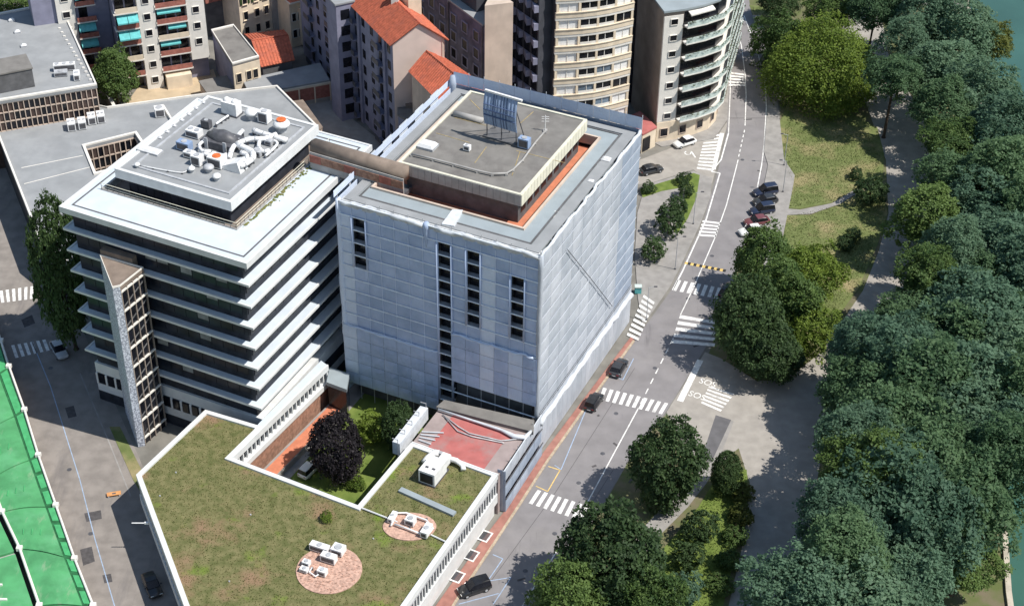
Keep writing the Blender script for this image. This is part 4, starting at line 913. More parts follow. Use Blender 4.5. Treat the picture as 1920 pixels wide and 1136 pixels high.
for nm, pd, r_ in (('gravel_pad', pad1, 3.9), ('gravel_pad', pad2, 2.4)):
    mb = MB(); mb.prism([(pd.x + r_ * (1 + 0.02 * rng.random()) * math.cos(a) * (1.0 if r_ > 3 else 1.35), pd.y + r_ * math.sin(a)) for a in np.linspace(0, 2 * math.pi, 40)[:-1]], ZG - 0.2, ZG - 0.10); part(nm, mb, 'gravel_pink', TG)
mb = MB()
for i in range(260):
    a, q = rng.uniform(0, 6.28), math.sqrt(rng.random()); x, y = pad1.x + 3.7 * q * math.cos(a), pad1.y + 3.7 * q * math.sin(a); s = rng.uniform(0.04, 0.11)
    mb.box(x - s, x + s, y - s * 0.7, y + s * 0.7, ZG - 0.1, ZG - 0.1 + s)
part('pebbles', mb, 'gravel_pink', TG)['kind'] = 'stuff'
# scaffold-clad street front of the terrace wing
TS = root('street_scaffold', G(980, 900, 0), 'low net-clad scaffold along the street front of the terrace wing', 'scaffold')
s0, s1 = (-0.6, 155.8), (4.2, 166.9); sf2 = frame(s0, s1); sl2 = flen(s0, s1)
for r in range(3):
    for c in range(5):
        mb = net_panel(sl2 / 5, 2.3, 0.12, 900 + r * 7 + c); mb.v = [sf2 @ (v + Vector((c * sl2 / 5, 0.18 * r - 0.2, 0.15 + r * 2.35))) for v in mb.v]; part('net_panel', mb, 'net_side_blue' if r < 2 else 'net_side', TS)
    part('ledger', MB().box(-0.1, sl2, 0.18 * r - 0.35, 0.18 * r - 0.22, 2.42 + r * 2.35, 2.5 + r * 2.35, sf2), 'metal_dark' if r < 2 else 'net_white', TS)
for c in range(6): part('standard', MB().tube([sf2 @ Vector((c * sl2 / 5, 0.3, 0.1)), sf2 @ Vector((c * sl2 / 5, 0.3, 7.6))], 0.05, 6), 'metal_grey', TS)
part('end_net', MB().box(-0.02, 0.03, -0.15, 1.0, 0.15, 7.2, sf2), 'net_side_blue', TS)
# sheeted scaffold stub on the courtyard side of the terrace wing
TS2 = root('scaffold_stub', G(765, 850, 0), 'narrow white sheeted scaffold on the courtyard side of the terrace wing', 'scaffold')
a_, b_ = G2(742, 832, ZG), G2(795, 764, ZG); f2 = frame(a_, b_); l2 = flen(a_, b_)
part('sheet', MB().box(0, l2, -0.6, 0.5, 5.2, ZG + 0.2, f2), 'net_white', TS2)
for c in range(5): part('standard', MB().tube([f2 @ Vector((l2 * c / 4, -0.3, 0)), f2 @ Vector((l2 * c / 4, -0.3, ZG + 0.9))], 0.05, 6), 'metal_grey', TS2); part('rail', MB().tube([f2 @ Vector((l2 * c / 4, -0.3, ZG + 0.8)), f2 @ Vector((l2 * c / 4, 0.5, ZG + 0.8))], 0.05, 6), 'metal_grey', TS2)

for x, y in ((330, 886), (300, 930), (470, 965), (700, 1010), (430, 1090)):
    q = G(x, y, ZG - .22); part('roof_outlet', MB().cyl(q.x, q.y, ZG - .23, ZG - .08, .10, 8), 'metal_grey', TG)
# machines on the planted roof
ZS = ZG - 0.2
ah = root('air_handler', G(815, 890, ZS), 'big white air handler with bent ducts on the planted roof', 'roof unit', rz=R(64 - 90)); f_ = ROOTM[ah]
part('skid', MB().box(-1.2, 1.2, -2.2, 1.7, 0, 0.2, f_), 'metal_dark', ah)
part('casing', MB().box(-1.15, 1.15, -2.1, 1.1, 0.2, 2.1, f_), 'metal_white', ah)
part('intake', MB().box(-0.9, 0.9, -2.18, -2.08, 0.4, 1.8, f_), 'glass_blue', ah)
for s in (-0.45, 0.5): part('top_vent', MB().box(s - 0.22, s + 0.22, -1.3, -0.95, 2.1, 2.13, f_), 'metal_dark', ah)
part('neck', MB().box(-0.2, 0.95, 1.1, 2.7, 0.5, 1.7, f_), 'metal_white', ah)
part('elbow_duct', MB().tube([f_ @ Vector(v) for v in ((-0.9, 2.9, 1.0), (-1.5, 2.7, 0.9), (-1.9, 1.8, 0.7), (-2.0, 0.9, 0.55))], 0.45, 10), 'metal_white', ah, smooth=True)
part('elbow_duct', MB().tube([f_ @ Vector(v) for v in ((0.4, 2.6, 1.0), (1.6, 2.9, 0.8), (2.6, 2.7, 0.5), (3.0, 2.2, 0.35))], 0.35, 10), 'metal_white', ah, smooth=True)
part('manifold', MB().box(-1.6, 0.6, 2.6, 3.1, 0.4, 1.3, f_), 'metal_grey', ah)
rz = R(30)
ZPD = ZG - 0.1
for (x, y, w_, d_, h, lab) in ((575, 1060, 0.9, 0.7, 0.8, 'small white condenser at the left edge of the round gravel pad'), (600, 1032, 2.4, 0.9, 1.0, 'long white air unit at the back of the round gravel pad'), (617, 1052, 1.9, 0.9, 1.1, 'white air unit in the middle of the round gravel pad'), (571, 1071, 1.0, 0.7, 0.6, 'low white box at the front left of the round gravel pad'), (605, 1077, 1.1, 0.8, 0.9, 'white condenser at the front of the round gravel pad'), (635, 1036, 1.5, 1.3, 1.0, 'square white unit at the right back of the round gravel pad')):
    hvac('air_unit', x, y, ZPD, w_, d_, h, lab, R(-22))
ln = root('pipe_run', G(590, 1062, ZPD), 'white pipe loop linking the units on the round gravel pad', 'pipe')
part('pipe', MB().tube([G(x, y, ZPD + 0.3) for x, y in ((585, 1063), (580, 1072), (592, 1080), (606, 1070))], 0.10, 8), 'metal_white', ln, smooth=True)
part('saddle', MB().box(*(lambda p: (p.x - .15, p.x + .15, p.y - .15, p.y + .15))(G(585, 1064, ZPD + .3)), ZPD, ZPD + 0.3), 'metal_dark', ln)
hvac('air_unit', 770, 982, ZPD, 1.2, 1.0, 1.0, 'white unit in the middle of the small gravel pad by the planted roof seam', R(-22)); hvac('air_unit', 800, 1000, ZPD, 0.9, 1.9, 1.0, 'white upright unit at the right end of the small gravel pad', R(-22)); hvac('air_unit', 736, 974, ZPD, 0.6, 1.6, 0.8, 'narrow unit at the left end of the small gravel pad', R(-22))
pl = root('pipe_run', G(765, 975, ZPD), 'white pipe frame round the units of the small gravel pad', 'pipe')
part('pipe', MB().tube([G(x, y, ZPD + 0.35) for x, y in ((733, 985), (745, 961), (762, 961), (800, 975), (812, 990), (800, 1005), (768, 992), (740, 982))], 0.12, 8), 'metal_white', pl, smooth=True)
for x, y in ((745, 961), (800, 975), (768, 992)): q = G(x, y, ZPD); part('saddle', MB().box(q.x - .12, q.x + .12, q.y - .12, q.y + .12, ZPD, ZPD + 0.3), 'metal_dark', pl)

# ================================================================== GREY LOW BLOCK BEHIND (with court)
ZC = 7.0
gc = lambda x, y, z=ZC: G2(x, y, z)
cp = G(150, 300, 0)
TC = root('grey_low_block', (cp.x, cp.y, 0), 'low flat grey-roofed block with a small sunken court behind the ledged block', 'building')
out_c = [gc(75, 455), gc(-45, 150), gc(200, 203), gc(385, 178), gc(520, 163), gc(597, 240)]
# close it behind the ledged block, 3 m off its rear side
bk1 = FBk @ Vector((BW - 8, BD + 2.5, 0)); bk2 = FBk @ Vector((-2.5, BD + 2.5, 0)); bk3 = FBk @ Vector((-2.5, 12, 0))
out_c += [(bk1.x, bk1.y), (bk2.x, bk2.y), (bk3.x, bk3.y)]
court = [gc(180, 325), gc(160, 275), gc(253, 252), gc(285, 300)]
def holed(poly, hole, z0, z1, name, m, par):
    bm = bmesh.new(); allv = []
    loops = []
    for pl_ in (poly, hole):
        vs_ = [bm.verts.new((x, y, 0)) for x, y in pl_]; loops.append(vs_)
        for i in range(len(vs_)): bm.edges.new((vs_[i], vs_[(i + 1) % len(vs_)]))
    bmesh.ops.triangle_fill(bm, edges=bm.edges[:], use_beauty=True)
    for f in bm.faces: 
        if f.normal.z < 0: f.normal_flip()
    mb = MB(); idx = {v: i for i, v in enumerate(bm.verts)}; nv = len(idx)
    mb.v = [Vector((v.co.x, v.co.y, z1)) for v in bm.verts] + [Vector((v.co.x, v.co.y, z0)) for v in bm.verts]
    for f in bm.faces:
        q = [idx[v] for v in f.verts]; mb.f.append(tuple(q)); mb.f.append(tuple(i + nv for i in reversed(q)))
    for vs_ in loops:
        for i in range(len(vs_)):
            a, c = idx[vs_[i]], idx[vs_[(i + 1) % len(vs_)]]; mb.f.append((a, c, c + nv, a + nv))
    bm.free(); return part(name, mb, m, par)
holed(out_c, court, ZC - 0.5, ZC, 'roof', 'membrane_grey', TC)
holed(inset(out_c, 0.012), inset(court, -0.02), 0.0, ZC - 0.5, 'wall', 'panel_dark', TC)  # wall faces away from the sun; dark colour stands in for its shade
part('roof_rim', MB().ring(ccw(out_c), ccw(inset(out_c, 0.012)), ZC + 0.002, ZC + 0.35), 'render_white', TC)
part('court_rim', MB().ring(ccw(inset(court, -0.10)), ccw(inset(court, 0.0)), ZC + 0.002, ZC + 0.3), 'render_white', TC)
def grid_wall(par, p, q, z0, z1, nx, nz, back='panel_brown', frm='render_beige', glass=('glass_dark', 'panel_brown'), y=-0.05, mw=0.16):
    """curtain wall: back panel, each pane, each mullion and each rail its own piece"""
    f_ = frame(p, q); L_ = flen(p, q); h = (z1 - z0) / nz; w_ = L_ / nx
    ps = [MB().box(0.06, w_ - 0.06, -0.03, 0.03, 0.06, h - 0.06).mesh('pane', g_) for g_ in glass]
    for i in range(nx):
        for j in range(nz): link('pane', ps[0 if rng.random() < 0.55 else 1], par, f_ @ Matrix.Translation((i * w_, y, z0 + j * h)))
    mu = MB().box(-mw / 2, mw / 2, -0.22, 0.0, 0, z1 - z0).mesh('mullion', frm)
    for i in range(nx + 1): link('mullion', mu, par, f_ @ Matrix.Translation((i * w_, y, z0)))
    for j in range(nz + 1): part('rail', MB().box(-0.05, L_ + 0.05, y - 0.16, y, z0 + j * h - 0.1, z0 + j * h + 0.1, f_), frm, par)
grid_wall(TC, court[1], court[2], 0.3, ZC - 0.6, 9, 3)
grid_wall(TC, court[2], court[3], 1.0, ZC - 0.6, 6, 3)
part('roof_joint', MB().tube([G(40, 315, ZC + .02), G(155, 292, ZC + .02)], 0.06, 5), 'render_white', TC); part('roof_joint', MB().tube([G(45, 345, ZC + .02), G(175, 312, ZC + .02)], 0.06, 5), 'render_white', TC)
part('roof_wall', MB().prism([gc(305, 203), gc(320, 228), gc(323, 227), gc(308, 202)], ZC, ZC + 0.6), 'render_white', TC)
for k, (x, y) in enumerate(((135, 242), (155, 239), (173, 230), (190, 227))):
    hvac('roof_unit', x, y, ZC, 1.3, 2.0, 1.5, ('leftmost', 'second from left', 'second from right', 'rightmost')[k] + ' of the four white louvred roof units below the brown-windowed facade', R(18), fans=2)
hvac('roof_unit', 300, 217, ZC, 1.6, 1.6, 1.6, 'white cube-like roof unit beside the low white roof wall', R(18), 'metal_white')
# brown lean-to and passage by the far right corner of the grey block
TL = root('lean_to', G(585, 225, 0), 'low brown flat-roofed lean-to against the grey roofed block', 'building')
q = ccw([G2(*p, 5.0) for p in ((545, 190), (568, 187), (605, 238), (598, 245))]); part('roof', MB().prism(q, 4.7, 5.0), 'brown_roof', TL); part('wall', MB().prism(inset(q, 0.05), 0, 4.7), 'render_beige', TL)

# ================================================================== BLOCK WITH BROWN WINDOW GRID (upper left)
ZD = 12.8
D0, D1 = gc(-40, 197, ZD), gc(182, 160.5, ZD); D2 = gc(112, 5, ZD); D3 = gc(-50, 36, ZD)
TD = root('brown_grid_block', ((D0[0] + D1[0]) / 2, (D0[1] + D1[1]) / 2, 0), 'grey flat-roofed block with a brown window grid at the upper left', 'building')
dq = ccw([D0, D1, D2, D3]); part('wall', MB().prism(inset(dq, 0.02), 0, ZD - 0.5), 'panel_brown', TD); part('roof', MB().prism(dq, ZD - 0.5, ZD), 'membrane_grey', TD)
part('roof_rim', MB().ring(dq, inset(dq, 0.03), ZD + 0.002, ZD + 0.3), 'render_white', TD)
e0, e1 = inset([D0, D1, D2, D3], 0.02)[:2]
grid_wall(TD, e0, e1, ZC + 0.05, ZD - 0.6, 22, 3, mw=0.13)
fsh = frame(gc(-80, 192, ZD), gc(66, 163, ZD)); lsh = flen(gc(-80, 192, ZD), gc(66, 163, ZD)); part('stair_head', MB().box(0, lsh, 0, 5.0, ZD, ZD + 3.4, fsh), 'concrete_dark', TD); part('stair_head_roof', MB().box(-0.15, lsh + .15, -0.15, 5.15, ZD + 3.4, ZD + 3.65, fsh), 'bitumen', TD)
part('lift_head', MB().box(0, 5.2, 0, 7.0, ZD, ZD + 3.8, frame(gc(70, 46, ZD), gc(118, 38, ZD))), 'concrete_dark', TD); part('lift_head_roof', MB().box(-0.2, 5.4, -0.2, 7.2, ZD + 3.8, ZD + 4.05, frame(gc(70, 46, ZD), gc(118, 38, ZD))), 'membrane_grey', TD)
for k in range(14):
    t = k / 13; q = G(112 + 58 * t, 55 + 96 * t, ZD); part('roof_stud', MB().box(q.x - .2, q.x + .2, q.y - .15, q.y + .15, ZD, ZD + 0.25), 'render_white', TD)
for k, (x, y) in enumerate(((22, 40), (33, 62), (45, 88))): hatch('skylight', x, y, ZD, 0.9, 0.6, 0.6, ('far', 'middle', 'near')[k] + ' one of three small white rooflights on the upper left roof', 'skylight', rz=R(18))
hvac('roof_unit', 122, 132, ZD, 3.6, 1.0, 1.3, 'long white duct unit on the upper left roof', R(12), fans=3); hvac('roof_unit', 145, 148, ZD, 1.0, 1.9, 1.2, 'white duct unit at the corner of the upper left roof', R(12))
hvac('roof_unit', 115, 142, ZD, 2.2, 1.2, 0.9, 'grey unit in front of the long white duct unit', R(12), 'metal_grey')
# white garden wall between that block and the tree
gw = root('garden_wall', G(200, 165, 0), 'long white capped garden wall beside the upper left block', 'wall')
a, c = G2(160, 105, 2.5), G2(222, 212, 2.5); f_ = frame(c, a); L_ = flen(a, c)
part('wall', MB().box(0, L_, -0.15, 0.15, 0, 2.4, f_), 'concrete', gw); part('coping', MB().box(0, L_, -0.28, 0.28, 2.4, 2.52, f_), 'render_white', gw)

# ================================================================== WHITE BALCONY APARTMENTS (upper left)
E_dir = R(21); ex, ey = math.cos(E_dir), math.sin(E_dir); eb_ = G(290, 166, 0)
E0 = (eb_.x - 5.2 * ex, eb_.y - 5.2 * ey); E1 = (eb_.x + 10.6 * ex, eb_.y + 10.6 * ey)
TE = root('balcony_apartments', eb_, 'white apartment block with stacked balconies and teal awnings', 'building'); fe = frame(E0, E1); EL = flen(E0, E1); EH = 27.0; FLR = 3.15
part('back_wall', MB().box(0, EL, 1.6, 12.0, 0, EH, fe), 'render_shade_lilac', TE)
part('side_wall', MB().box(-0.12, -0.004, 0.0, 12.0, 0, EH, fe), 'render_shade_lilac', TE)  # shaded side of the white block, blue shade painted on
part('roof', MB().box(-0.3, EL + 0.3, -0.2, 12.2, EH, EH + 0.4, fe), 'membrane_grey', TE)
for nm, (s0_, s1_) in (('stair_strip', (4.0, 7.0)), ('end_strip', (12.6, 15.8))):
    z0_ = 0 if nm == 'stair_strip' else 4.6
    st = part(nm, MB().box(s0_, s1_, -0.15, 1.7, z0_, EH, fe), 'render_white', TE)
    for k in range(8):
        if k * FLR + 1.3 > z0_: window(TE, fe, (s0_ + s1_) / 2 - 0.55, k * FLR + 1.3, 1.1, 1.15, y=-0.16)
door_m = MB().box(0, 1.5, -0.03, 0.02, 0, 2.3).mesh('balcony_door', 'glass_dark')
for k in range(8):
    z = k * FLR + 0.1
    for bay, (b0, b1) in (('left', (0.0, 4.0)), ('right', (7.0, 12.6))):
        if k > 0:
            part('balcony_slab', MB().box(b0 - (0.3 if bay == 'left' else 0), b1, -0.45, 1.6, z - 0.22, z, fe), 'render_white', TE)
            part('balcony_rail', MB().box(b0 + 0.1, b1 - 0.1, -0.40, -0.32, z + 0.02, z + 0.95, fe), ('rail_red' if (k + (bay == 'left')) % 3 else 'render_cream'), TE)
        for i in range(2 if bay == 'left' else 3): link('balcony_door', door_m, TE, fe @ Matrix.Translation((b0 + 0.35 + i * 1.8, 1.57, z + 0.05)))
def awning(par, fr, x0, x1, z, m, out=1.5, drop=1.1, y=-0.35):
    mb = MB(); mb.add([fr @ Vector(v) for v in ((x0, y + 0.9, z), (x1, y + 0.9, z), (x1, y - out + 0.9, z - drop), (x0, y - out + 0.9, z - drop), (x0, y + 0.9, z - 0.04), (x1, y + 0.9, z - 0.04), (x1, y - out + 0.9, z - drop - 0.25), (x0, y - out + 0.9, z - drop - 0.25))], [(0, 3, 2, 1), (3, 7, 6, 2), (4, 5, 6, 7), (0, 4, 7, 3), (1, 2, 6, 5)]); return part('awning', mb, m, par)
for k, (a0, a1) in ((4, (0.2, 2.0)), (4, (2.1, 3.9)), (3, (0.2, 2.0)), (3, (2.05, 3.9))): awning(TE, fe, a0, a1, k * FLR + 3.0, 'awning_teal', 1.7, 1.3)
for k, (a0, a1) in ((4, (7.3, 11.5)), (2, (7.3, 10.9)), (3, (9.0, 12.2)), (6, (7.3, 11))): awning(TE, fe, a0, a1, k * FLR + 3.0, 'awning_teal', 0.9, 0.8)
# set-back left wing
part('wing_wall', MB().box(-13.5, -0.2, 6.0, 14, 0, EH - 1, fe), 'render_shade_lilac', TE); part('wing_roof', MB().box(-13.8, -0.13, 5.8, 14.2, EH - 1, EH - 0.7, fe), 'membrane_grey', TE)
part('wing_strip', MB().box(-9.4, -6.2, 5.5, 6.1, 0, EH - 1.01, fe), 'render_white', TE)
fw_ = fe @ Matrix.Translation((0, 5.5, 0))
for k in range(8):
    window(TE, fw_, -8.4, k * FLR + 1.2, 1.2, 1.1)
    if k > 0:
        part('balcony_slab', MB().box(-6.2, -2.6, 4.9, 6.0, k * FLR - 0.12, k * FLR + 0.08, fe), 'render_white', TE); part('balcony_rail', MB().box(-6.1, -2.7, 4.95, 5.02, k * FLR + 0.1, k * FLR + 1.0, fe), 'rail_red', TE)
    link('balcony_door', door_m, TE, fe @ Matrix.Translation((-5.6, 5.97, k * FLR + 0.15)))
for k in (2, 3, 5): awning(TE, fw_, -6.0, -3.0, k * FLR + 2.9, 'awning_teal', 1.4, 1.2)
part('ground_shop', MB().box(7.4, 12.0, -1.4, 1.5, 0, 2.5, fe), 'render_cream', TE)

# ================================================================== SMALL HOUSES BEHIND
def gable_house(name, label, pts, zb, zr, wall_m, roof_m, axis=0, over=0.35, rows=7):
    """pts: four world corners, in order; ridge runs from the middle of side axis to the middle of the opposite side"""
    P = [Vector((x, y, 0)) for x, y in pts]; c = sum(P, Vector()) / 4; T_ = root(name, c, label, 'house')
    P = P[axis:] + P[:axis]
    m1, m2 = (P[0] + P[1]) / 2, (P[2] + P[3]) / 2
    mb = MB(); up = Vector((0, 0, zb)); rz_ = Vector((0, 0, zr))
    mb.add([P[0], P[1], P[2], P[3], P[0] + up, P[1] + up, P[2] + up, P[3] + up, m1 + rz_, m2 + rz_], [(0, 1, 5, 8, 4), (1, 2, 6, 5), (2, 3, 7, 9, 6), (3, 0, 4, 7)])
    part('wall', mb, wall_m, T_)
    ax = (m2 - m1).normalized() * over
    for s, (A0, A1) in enumerate(((P[0], P[3]), (P[1], P[2]))):
        e0_, e1_ = A0 + up - ax, A1 + up + ax; r0_, r1_ = m1 + rz_ - ax, m2 + rz_ + ax; dn = (e0_ - r0_).normalized() * over; e0_ += dn; e1_ += dn
        nrm = (r0_ - e0_).cross(e1_ - e0_).normalized(); nrm = nrm if nrm.z > 0 else -nrm
        par = part('roof_slope', MB().add([e0_ + nrm * .05, e1_ + nrm * .05, r1_ + nrm * .05, r0_ + nrm * .05, e0_ + nrm * .2, e1_ + nrm * .2, r1_ + nrm * .2, r0_ + nrm * .2], [(0, 1, 2, 3), (4, 7, 6, 5), (0, 4, 5, 1), (1, 5, 6, 2), (2, 6, 7, 3), (3, 7, 4, 0)]), roof_m, T_)
        nt_ = max(4, int((e1_ - e0_).length / 0.55)); tm = MB()
        for i in range(nt_ + 1):
            t = i / nt_; tm.tube([e0_.lerp(e1_, t) + nrm * .22, r0_.lerp(r1_, t) + nrm * .22], 0.11, 5)
        part('tile_rows', tm, roof_m, par)['kind'] = 'stuff'
    part('ridge_cap', MB().tube([m1 + rz_ - ax + Vector((0, 0, .28)), m2 + rz_ + ax + Vector((0, 0, .28))], 0.16, 6), roof_m, T_)
    return T_, P
f2p = [G2(*p, 5.5) for p in ((462, 62), (492, 120), (547, 108), (528, 55))]
T_, P_ = gable_house('tiled_house', 'small house with an orange tiled roof between the flat roof and the cream house', f2p, 5.0, 6.9, 'concrete_dark', 'roof_tile', axis=0)
TF = root('flat_house', G(440, 110, 0), 'narrow grey flat-roofed house with a cream front', 'house')
q = ccw([G2(*p, 8.0) for p in ((396, 58), (438, 48), (486, 108), (436, 122))]); part('wall', MB().prism(inset(q, 0.04), 0, 7.6), 'render_shade_lilac', TF); part('roof', MB().prism(q, 7.6, 8.0), 'bitumen', TF); part('roof_rim', MB().ring(q, inset(q, 0.06), 8.002, 8.3), 'render_white', TF)
fq = frame(G2(436, 122, 8.0), G2(486, 108, 8.0)); lq = flen(G2(436, 122, 8.0), G2(486, 108, 8.0)); part('front', MB().box(0, lq, -0.08, 0.25, 0, 7.55, fq), 'render_cream', TF)
for x in (0.5, lq / 2 - 0.2, lq - 1.5): window(TF, fq, x, 4.3, 0.9, 1.7, 'render_cream', y=-0.1)
TF3 = root('cream_house', G(490, 70, 0), 'cream house with green shutters behind the orange roof', 'house')
A0, A1 = G2(455, 88, 0), G2(540, 62, 0); fc = frame(A0, A1); lc = flen(A0, A1)
part('wall', MB().box(0, lc, 0, 8, 0, 15, fc), 'render_cream', TF3); part('roof', MB().box(-0.4, lc + .4, -0.4, 8.4, 15, 15.3, fc), 'roof_tile', TF3); part('stair_shaft', MB().box(lc * 0.68, lc * 0.85, -0.5, 0.0, 0, 14, fc), 'concrete', TF3)
for k in range(4):
    for j, x in enumerate((0.8, 3.2, 5.2)):
        if x < lc * 0.62: window(TF3, fc, x, 2.2 + k * 3.2, 0.9, 1.6, 'render_cream', sill=True)
        if k > 1 and x < lc * 0.62:
            for s in (-0.55, 1.02): part('shutter', MB().box(x + s, x + s + 0.45, -0.2, -0.12, 2.2 + k * 3.2, 3.8 + k * 3.2, fc), 'leaf_dark', TF3)
    window(TF3, fc, lc * 0.9, 2.2 + k * 3.2, 0.7, 1.5, 'render_cream')
TF0 = root('red_house', G(400, 40, 0), 'red-brown house squeezed between the balcony block and the cream house', 'house')
A0, A1 = G2(392, 70, 0), G2(432, 60, 0); f0 = frame(A0, A1); l0 = flen(A0, A1); part('wall', MB().box(0, l0, 0, 7, 0, 7.5, f0), 'concrete_dark', TF0); part('upper_wall', MB().box(-0.3, l0 + .3, -1.0, 7, 7.5, 14, f0), 'rail_red', TF0); part('roof', MB().box(-0.5, l0 + .5, -1.2, 7.2, 14, 14.3, f0), 'roof_tile', TF0)
window(TF0, f0 @ Matrix.Translation((0, -1.0, 0)), 1.2, 9.8, 1.2, 1.3)
TGar = root('garage_row', G(530, 165, 0), 'long grey-roofed garage row with a brick front', 'garage')
q = ccw([G2(*p, 4.0) for p in ((455, 150), (600, 118), (618, 150), (530, 166), (470, 182))]); part('roof', MB().prism(q, 3.7, 4.0), 'membrane_grey', TGar); part('wall', MB().prism(inset(q, 0.03), 0, 3.7), 'render_beige', TGar)
fg = frame(G2(530, 167, 4.0), G2(618, 151, 4.0)); lg = flen(G2(530, 167, 4.0), G2(618, 151, 4.0))
for i in range(3): part('brick_panel', MB().box(i * lg / 3 + 0.12, (i + 1) * lg / 3 - 0.12, -0.12, 0.2, 0.8, 3.3, fg), 'brick', TGar)
for i in range(4): part('pier', MB().box(i * lg / 3 - 0.12, i * lg / 3 + 0.12, -0.2, 0.2, 0, 3.69, fg), 'render_cream', TGar)
part('lintel', MB().box(0, lg, -0.16, 0.2, 3.3, 3.68, fg), 'render_cream', TGar); part('plinth', MB().box(0, lg, -0.14, 0.2, 0, 0.8, fg), 'paving_pale', TGar)
TSh = root('flat_shed', G(410, 165, 0), 'small grey flat-roofed shed at the end of the beige yard', 'shed')
q = ccw([G2(*p, 3.0) for p in ((372, 152), (432, 140), (450, 168), (392, 180))]); part('roof', MB().prism(q, 2.8, 3.0), 'bitumen', TSh); part('wall', MB().prism(inset(q, 0.05), 0, 2.8), 'render_beige', TSh)
TOr = root('ornate_house', G(570, 60, 0), 'pale ornate house front with a small red roof beside the shaded apartments', 'house')
A0, A1 = G2(548, 90, 0), G2(592, 78, 0); f0 = frame(A0, A1); l0 = flen(A0, A1); part('wall', MB().box(0, l0, 0, 6, 0, 9.5, f0), 'render_cream', TOr); part('bay', MB().box(l0 * .35, l0 * .9, -0.9, 0, 0.5, 8, f0), 'render_cream', TOr); part('cornice', MB().box(-0.3, l0 + .3, -1.1, 6.2, 9.5, 9.9, f0), 'render_white', TOr); part('roof', MB().add([f0 @ Vector(v) for v in ((-.3, -1.1, 9.9), (l0 + .3, -1.1, 9.9), (l0 + .3, 6.2, 9.9), (-.3, 6.2, 9.9), (l0 / 2, 2.5, 11.5))], [(0, 1, 4), (1, 2, 4), (2, 3, 4), (3, 0, 4)]), 'roof_tile', TOr)
for k in range(2):
    for x in (0.4, 1.6): window(TOr, f0, x, 2 + k * 3.4, 0.8, 1.6, 'render_white')

# ================================================================== APARTMENTS WITH THE PINK GABLE
GZ = 22.0
g0 = Vector(G2(736, 82, GZ)); g1 = g0 + Vector((math.cos(R(13)), math.sin(R(13)))) * 8.6                 # gable base corners at eaves
gd = (Vector(G2(655, 0, GZ)) - g0).normalized(); gl = 42.0
gapex = (g0 + g1) / 2
TGa = root('gable_apartments', (g0.x, g0.y, 0), 'long apartment block with red tiled roof, pink gable wall and facade tinted with lilac shade', 'building')
q0, q1 = g0 + gd * gl, g1 + gd * gl; AZ = 25.2
mb = MB(); V3 = lambda p, z: Vector((p.x, p.y, z))
mb.add([V3(g0, 0), V3(g1, 0), V3(g1, GZ), V3(gapex, AZ), V3(g0, GZ)], [(0, 1, 2, 3, 4)]); mb.v += [v + V3(gd, 0) * 0.3 for v in mb.v[:5]]; mb.f += [(9, 8, 7, 6, 5)]
part('gable_wall', mb, 'render_pink', TGa)
fgl = frame(q0, g0)   # left facade seen from the left
part('facade_wall', MB().box(0, gl - 0.02, 0.02, 0.4, 0, GZ, fgl), 'render_shade_lilac', TGa)  # left facade coloured as it looks in shade
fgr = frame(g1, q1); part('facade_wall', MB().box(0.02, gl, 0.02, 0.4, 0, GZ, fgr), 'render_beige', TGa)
part('core', MB().prism([g0 + gd * .4 + (g1 - g0).normalized() * .5, g1 + gd * .4 - (g1 - g0).normalized() * .5, q1 - (g1 - g0).normalized() * .5, q0 + (g1 - g0).normalized() * .5], 0, GZ - .2), 'concrete_dark', TGa)
wx = (g1 - g0).normalized()
for s, (e, sgn) in enumerate(((g0, -1), (g1, 1))):
    ed = wx * (0.5 * sgn); r0_, r1_ = V3(gapex, AZ) - V3(gd, 0) * .3, V3(gapex + gd * gl, AZ); e0_, e1_ = V3(e + ed, GZ - 0.35) - V3(gd, 0) * .3, V3(e + ed + gd * gl, GZ - 0.35)
    nrm = (r0_ - e0_).cross(e1_ - e0_).normalized(); nrm = nrm if nrm.z > 0 else -nrm
    par = part('roof_slope', MB().add([e0_, e1_, r1_, r0_, e0_ + nrm * .2, e1_ + nrm * .2, r1_ + nrm * .2, r0_ + nrm * .2], [(0, 1, 2, 3), (4, 7, 6, 5), (0, 4, 5, 1), (1, 5, 6, 2), (2, 6, 7, 3), (3, 7, 4, 0)]), 'roof_tile', TGa)
    tm = MB()
    for i in range(76): t = i / 75; tm.tube([e0_.lerp(e1_, t) + nrm * .22, r0_.lerp(r1_, t) + nrm * .22], 0.12, 5)
    part('tile_rows', tm, 'roof_tile', par)['kind'] = 'stuff'
part('chimney', MB().box(-0.6, 0.6, -0.6, 0.6, GZ, AZ + 1.8, Matrix.Translation(V3(gapex + gd * 9, 0))), 'render_white', TGa)
part('dormer_wall', MB().box(-1.6, 1.6, -1.2, 1.2, GZ, AZ + 0.5, Matrix.Translation(V3(g1 + gd * 10 - wx * 1.2, 0)) @ Matrix.Rotation(math.atan2(gd.y, gd.x), 4, 'Z')), 'render_cream', TGa)
wmesh = MB().box(0, 1.1, -0.06, 0.02, 0, 1.6).mesh('window', 'glass_dark'); bslab = MB().box(0, 2.6, -1.1, 0.0, 0, 0.18).mesh('balcony_slab', 'render_shade_lilac'); brail = MB().box(0, 2.6, -1.1, -1.03, 0.18, 1.15).mesh('balcony_rail', 'metal_dark')
for k in range(7):
    for i in range(11):
        x = gl - 2.2 - i * 3.5
        if x < 1: continue
        link('window', wmesh, TGa, fgl @ Matrix.Translation((x, 0.0, 1.2 + k * 3.05)))
        if i % 3 == 1:
            sl_ = link('balcony_slab', bslab, TGa, fgl @ Matrix.Translation((x - 0.8, 0.02, 0.6 + k * 3.05))); link('balcony_rail', brail, sl_, fgl @ Matrix.Translation((x - 0.8, 0.02, 0.6 + k * 3.05)))
